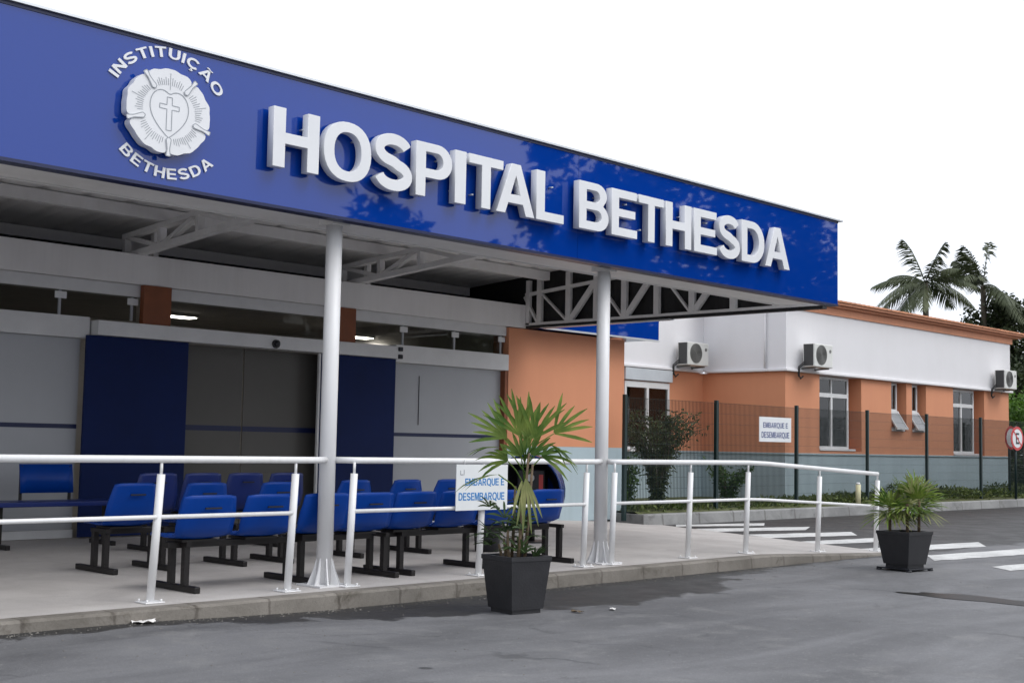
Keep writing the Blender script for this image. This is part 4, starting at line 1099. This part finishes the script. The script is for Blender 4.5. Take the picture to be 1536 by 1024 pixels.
for k in range(34):
    u, v = rnd.uniform(-.24, .10), rnd.uniform(-.12, .12)
    fan_leaf(b, loc(u, v, rnd.uniform(.44, .80)), loc(rnd.uniform(-.7, .4), rnd.uniform(-.6, .4), rnd.uniform(.1, 1)), V3((0, .1, 1)), 5, 120, rnd.uniform(.12, .22), .02, .3, rnd)
for k in range(8):
    fan_leaf(b, loc(.12 + .03 * rnd.random(), rnd.uniform(-.1, .1), .40), loc(rnd.uniform(.2, .9), rnd.uniform(-.4, .2), 1), V3((0, .1, 1)), 4, 60, rnd.uniform(.14, .22), .018, .3, rnd)
b.build('low_leaves', 'fern', r)

# pot at the end of the ramp
r = empty('potted_palm', (13.08, 6.74, -.12), R(-8.3), 'bushy three stemmed palm in a dark pot at the end of the ramp', 'potted plant', 'potted palms by the entrance')
o = pot_mb(.415, .315, .385).build('pot', 'pot', r, weld=True); o.location = (0, 0, .035)
b = MB(); b.box(-.21, .21, -.21, .21, .018, .034, .004)
for i in (-1, 1):
    for j in (-1, 1): b.tube([(i * .19, j * .19, .0), (i * .19, j * .19, .018)], .03, 10)
b.build('wheeled_tray', 'black_plastic', r)
b = MB(); b.box(-.18, .18, -.18, .18, .36, .385); b.build('soil', 'soil', r)
right = V3((.458, -.889, 0)); away = V3((.889, .458, 0)); rm = Matrix.Rotation(R(8.3), 3, 'Z')
b = MB(); lv = MB(); lv2 = MB()
for u, v, z2 in ((-.15, .0, .70), (.03, -.04, .72), (.15, .03, .76)):
    b.tube([loc(u, v, .38), loc(u * 1.02, v, z2)], [.017, .014], 8)
    for k in range(17):
        a = R(k * 360 / 6.5 + rnd.uniform(-12, 12)); el = rnd.choice((-.35, .1, .5, 1.0, 1.8, 3.0)) + rnd.uniform(-.15, .15)
        d = loc(math.cos(a), math.sin(a), el)
        c = loc(u + math.cos(a) * .06, v + math.sin(a) * .06, z2 - .12 + max(0, el) * .05 + rnd.uniform(.0, .08))
        fan_leaf(lv if k % 4 else lv2, c, d, V3((0.05, 0, 1)), 8, 130, rnd.uniform(.25, .33), .022, .22, rnd)
b.build('cane', 'cane', r); lv.build('fan_leaves', 'palm_leaf', r); lv2.build('pale_leaves', 'palm_pale', r)

# ------------------------------------------------------------------ shrubs behind the fence
def leaf(mb, p, d, L, w_, rnd):
    d = d.normalized(); s = d.cross(V3((rnd.uniform(-1, 1), rnd.uniform(-1, 1), rnd.uniform(-1, 1)))).normalized()
    mb.face([p, p + d * L * .5 + s * w_ / 2, p + d * L, p + d * L * .5 - s * w_ / 2])
def shrub(lab, x, y, h, rad, nst, m, seed, weep=.5, L=.10):
    rnd = random.Random(seed); r = empty('shrub', (x, y, .08), 0, lab, 'shrub')
    s = MB(); f = MB()
    for k in range(nst):
        a = rnd.uniform(0, 2 * math.pi); rr = rad * rnd.uniform(.3, 1) ; hh = h * rnd.uniform(.7, 1)
        pts = []
        for i in range(7):
            t = i / 6
            pts.append(V3((math.cos(a) * rr * t ** 1.4, math.sin(a) * rr * t ** 1.4, hh * (1.35 * t - weep * t ** 3) / (1.35 - weep) if weep < 1 else hh * (1.9 * t - 1.5 * t * t))))
        s.tube(pts, [.014, .012, .010, .008, .006, .005, .003], 5)
        for i in range(1, 7):
            for q in range(14):
                p = pts[i - 1].lerp(pts[i], rnd.random()) + V3((rnd.gauss(0, .05), rnd.gauss(0, .05), rnd.gauss(0, .05)))
                leaf(f, p, V3((rnd.uniform(-1, 1), rnd.uniform(-1, 1), rnd.uniform(-1, .6))), L * rnd.uniform(.6, 1.2), L * .30, rnd)
    s.build('stems', 'trunk', r); f.build('foliage', m, r)
    return r
shrub('tall dark weeping shrub behind the green fence beside the second white column', 18.05, 13.95, 1.72, .88, 58, 'shrub_leaf', 11, weep=.45)
shrub('small bright green shrub behind the fence in front of the grey base', 20.55, 14.2, .78, .5, 16, 'shrub_green', 12, weep=.3, L=.11)
shrub('yellowish low shrub at the foot of the fence beside the second white column', 17.15, 13.9, .95, .3, 10, 'shrub_green', 13, weep=.3, L=.12)

# low ground cover along the verge
rnd = random.Random(3); g = MB()
for k in range(15000):
    x = rnd.uniform(16.7, 48) if k % 3 else rnd.uniform(23, 38); t = rnd.random()
    y0 = 13.04
    y = y0 + .16 + t * (1.35 if x > 23.0 else 1.5)
    hmax = (.10 if x < 22 else .10 + .20 * min(1, (x - 22) / 3)) * (.65 + .5 * math.sin(x * 1.7 + y) * math.sin(x * .63))
    z = .06 + rnd.random() ** .7 * max(.05, hmax)
    leaf(g, V3((x, y, z)), V3((rnd.uniform(-1, 1), rnd.uniform(-1, 1), rnd.uniform(-.2, 1))), rnd.uniform(.06, .13), .04, rnd)
tag(g.build('ground_cover', 'cover', recalc=False), 'low green ground cover along the far kerb and fence', 'ground cover', kind='stuff')

# ------------------------------------------------------------------ trees
def feather_palm(lab, x, y, h, L, seed, group, wind=V3((-.25, 0, 0)), n=15):
    rnd = random.Random(seed); r = empty('palm_tree', (x, y, .08), 0, lab, 'palm tree', group)
    t = MB(); pts = [V3((.25 * math.sin(k * .5) * .4, 0, h * k / 8)) for k in range(9)]; top = pts[-1]
    t.tube(pts, [.19, .16, .15, .14, .135, .13, .125, .12, .11], 12); t.build('trunk', 'trunk', r)
    f = MB()
    for k in range(n):
        a = 2 * math.pi * k / n + rnd.uniform(-.2, .2); el = R(rnd.choice((80, 66, 50, 36, 20, 4, -14)) + rnd.uniform(-7, 7))
        d = V3((math.cos(a) * math.cos(el), math.sin(a) * math.cos(el), math.sin(el))) + wind * .6; d.normalize()
        l = L * rnd.uniform(.85, 1.1); pts = []
        for i in range(13):
            q = i / 12; pts.append(top + d * l * q + V3((0, 0, -1)) * l * .42 * q ** 2.3 * (1.1 - .5 * max(0, d.z)) + wind * l * .3 * q * q)
        f.tube(pts, [.03 - .0022 * i for i in range(13)], 4)
        for i in range(2, 13):
            for e in range(3):
                q = (i - e / 3) / 12; p = pts[i - 1].lerp(pts[i], 1 - e / 3); dr = (pts[i] - pts[i - 1]).normalized()
                sd = dr.cross(V3((0, 0, 1)))
                if sd.length < .1: sd = V3((0, 1, 0))
                sd.normalize(); ll = L * .34 * (math.sin(math.pi * min(.97, q * .92 + .06)) ** .6)
                for sg_ in (-1, 1):
                    v = (sd * sg_ * .75 + dr * .75 + V3((0, 0, -.35 - rnd.random() * .5)) + wind * .8).normalized()
                    nn = v.cross(dr).normalized(); wv = nn.cross(v).normalized() * .028
                    m1 = p + v * ll * .5; e1 = p + v * ll + V3((0, 0, -.18 * ll))
                    f.face([p + wv * .6, m1 + wv, m1 - wv, p - wv * .6]); f.face([m1 + wv, e1, m1 - wv])
    f.build('crown', 'far_palm', r, recalc=False)
    return r
feather_palm('feathery palm with clear trunk rising alone above the annex roof', 50.5, 25.0, 8.15, 2.35, 21, 'palms beyond the annex')
feather_palm('feathery palm half hidden by the dark round tree beyond the annex', 56.1, 25.0, 8.6, 2.5, 25, 'palms beyond the annex')

def broad_tree(lab, x, y, h, rad, seed, m, group=None, nl=9000, clumps=60, lsz=.16, base=.35, name='leafy_tree'):
    rnd = random.Random(seed); r = empty(name, (x, y, .0), 0, lab, 'tree', group)
    t = MB(); z0 = h * base; tr = max(.06, h * .022)
    t.tube([(0, 0, 0), (.05 * h * .1, 0, z0 * .6), (0.02 * h, .01 * h, z0 * 1.1), (0, 0, h * .72)], [tr, tr * .85, tr * .65, tr * .2], 10)
    cl = []
    for k in range(clumps):
        while True:
            p = V3((rnd.uniform(-1, 1), rnd.uniform(-1, 1), rnd.uniform(-1, 1)))
            if .25 < p.length < 1: break
        c = V3((p.x * rad, p.y * rad, z0 + (h - z0) * (.5 + p.z * .46)))
        cl.append((c, rad * rnd.uniform(.16, .34)))
        if k % 3 == 0:
            s0 = V3((0, 0, z0 * rnd.uniform(.8, 1.3))); mid = s0.lerp(c, .5) + V3((0, 0, .06 * h))
            t.tube([s0, mid, c], [tr * .4, tr * .25, tr * .08], 6)
    t.build('trunk', 'trunk', r)
    f = MB()
    for k in range(nl):
        c, cr_ = cl[rnd.randrange(len(cl))]
        d = V3((rnd.gauss(0, 1), rnd.gauss(0, 1), rnd.gauss(0, .8))).normalized() * cr_ * rnd.random() ** .45
        leaf(f, c + d, V3((rnd.uniform(-1, 1), rnd.uniform(-1, 1), rnd.uniform(-1, .7))), lsz * rnd.uniform(.7, 1.3), lsz * .55, rnd)
    f.build('crown', m, r, recalc=False)
    return r
broad_tree('dark round leafy tree beyond the far end of the annex roof', 57.2, 24.3, 8.5, 2.75, 31, 'dark_leaf', None, 26000, 110, .22, .15)
broad_tree('dark leafy tree at the right edge, lower than the round tree beside it', 52.5, 20.6, 5.6, 2.6, 32, 'dark_leaf', None, 9000, 70, .20, .15)
broad_tree('bright green bushy tree right behind the end of the annex', 41.5, 18.3, 3.35, 1.9, 33, 'bright_leaf', None, 9000, 60, .14, .12)
broad_tree('dark green bush under the bright tree behind the road signs', 40.0, 16.6, 2.0, 1.7, 34, 'dark_leaf', None, 7000, 50, .12, .05, 'leafy_bush')
# trees across the street: seen mirrored in the glossy fascia
spots = [(16.5, -12.5, 7.2, 2.4), (21.5, -12.0, 8.2, 2.8), (26.5, -13.0, 8.6, 3.0), (31.5, -12.0, 11.8, 3.4), (36.5, -12.6, 13.2, 3.6), (42.0, -12.0, 12.4, 3.6), (48.0, -13.0, 13.0, 3.8), (54.5, -12.0, 12.5, 3.6)]
for i, (x, y, h_, q) in enumerate(spots):
    if i < 3:
        if i == 0: ta = broad_tree('low street tree mirrored in the bottom of the fascia', x, y, h_, q, 41, 'dark_leaf', 'street trees across the road', 3200, 26, .36, .25, 'street_tree'); continue
        o = copy_tree(ta); o.scale = (q / 2.4, q / 2.4, h_ / 7.2)
    else:
        if i == 3: tb = broad_tree('tall street tree mirrored in the right half of the fascia', x, y, h_, q, 42, 'dark_leaf', 'street trees across the road', 6500, 30, .40, .2, 'street_tree'); continue
        o = copy_tree(tb); o.scale = (q / 3.4, q / 3.4, h_ / 11.8)
    o.location = (x, y, 0); o.rotation_euler = (0, 0, i * 1.3)
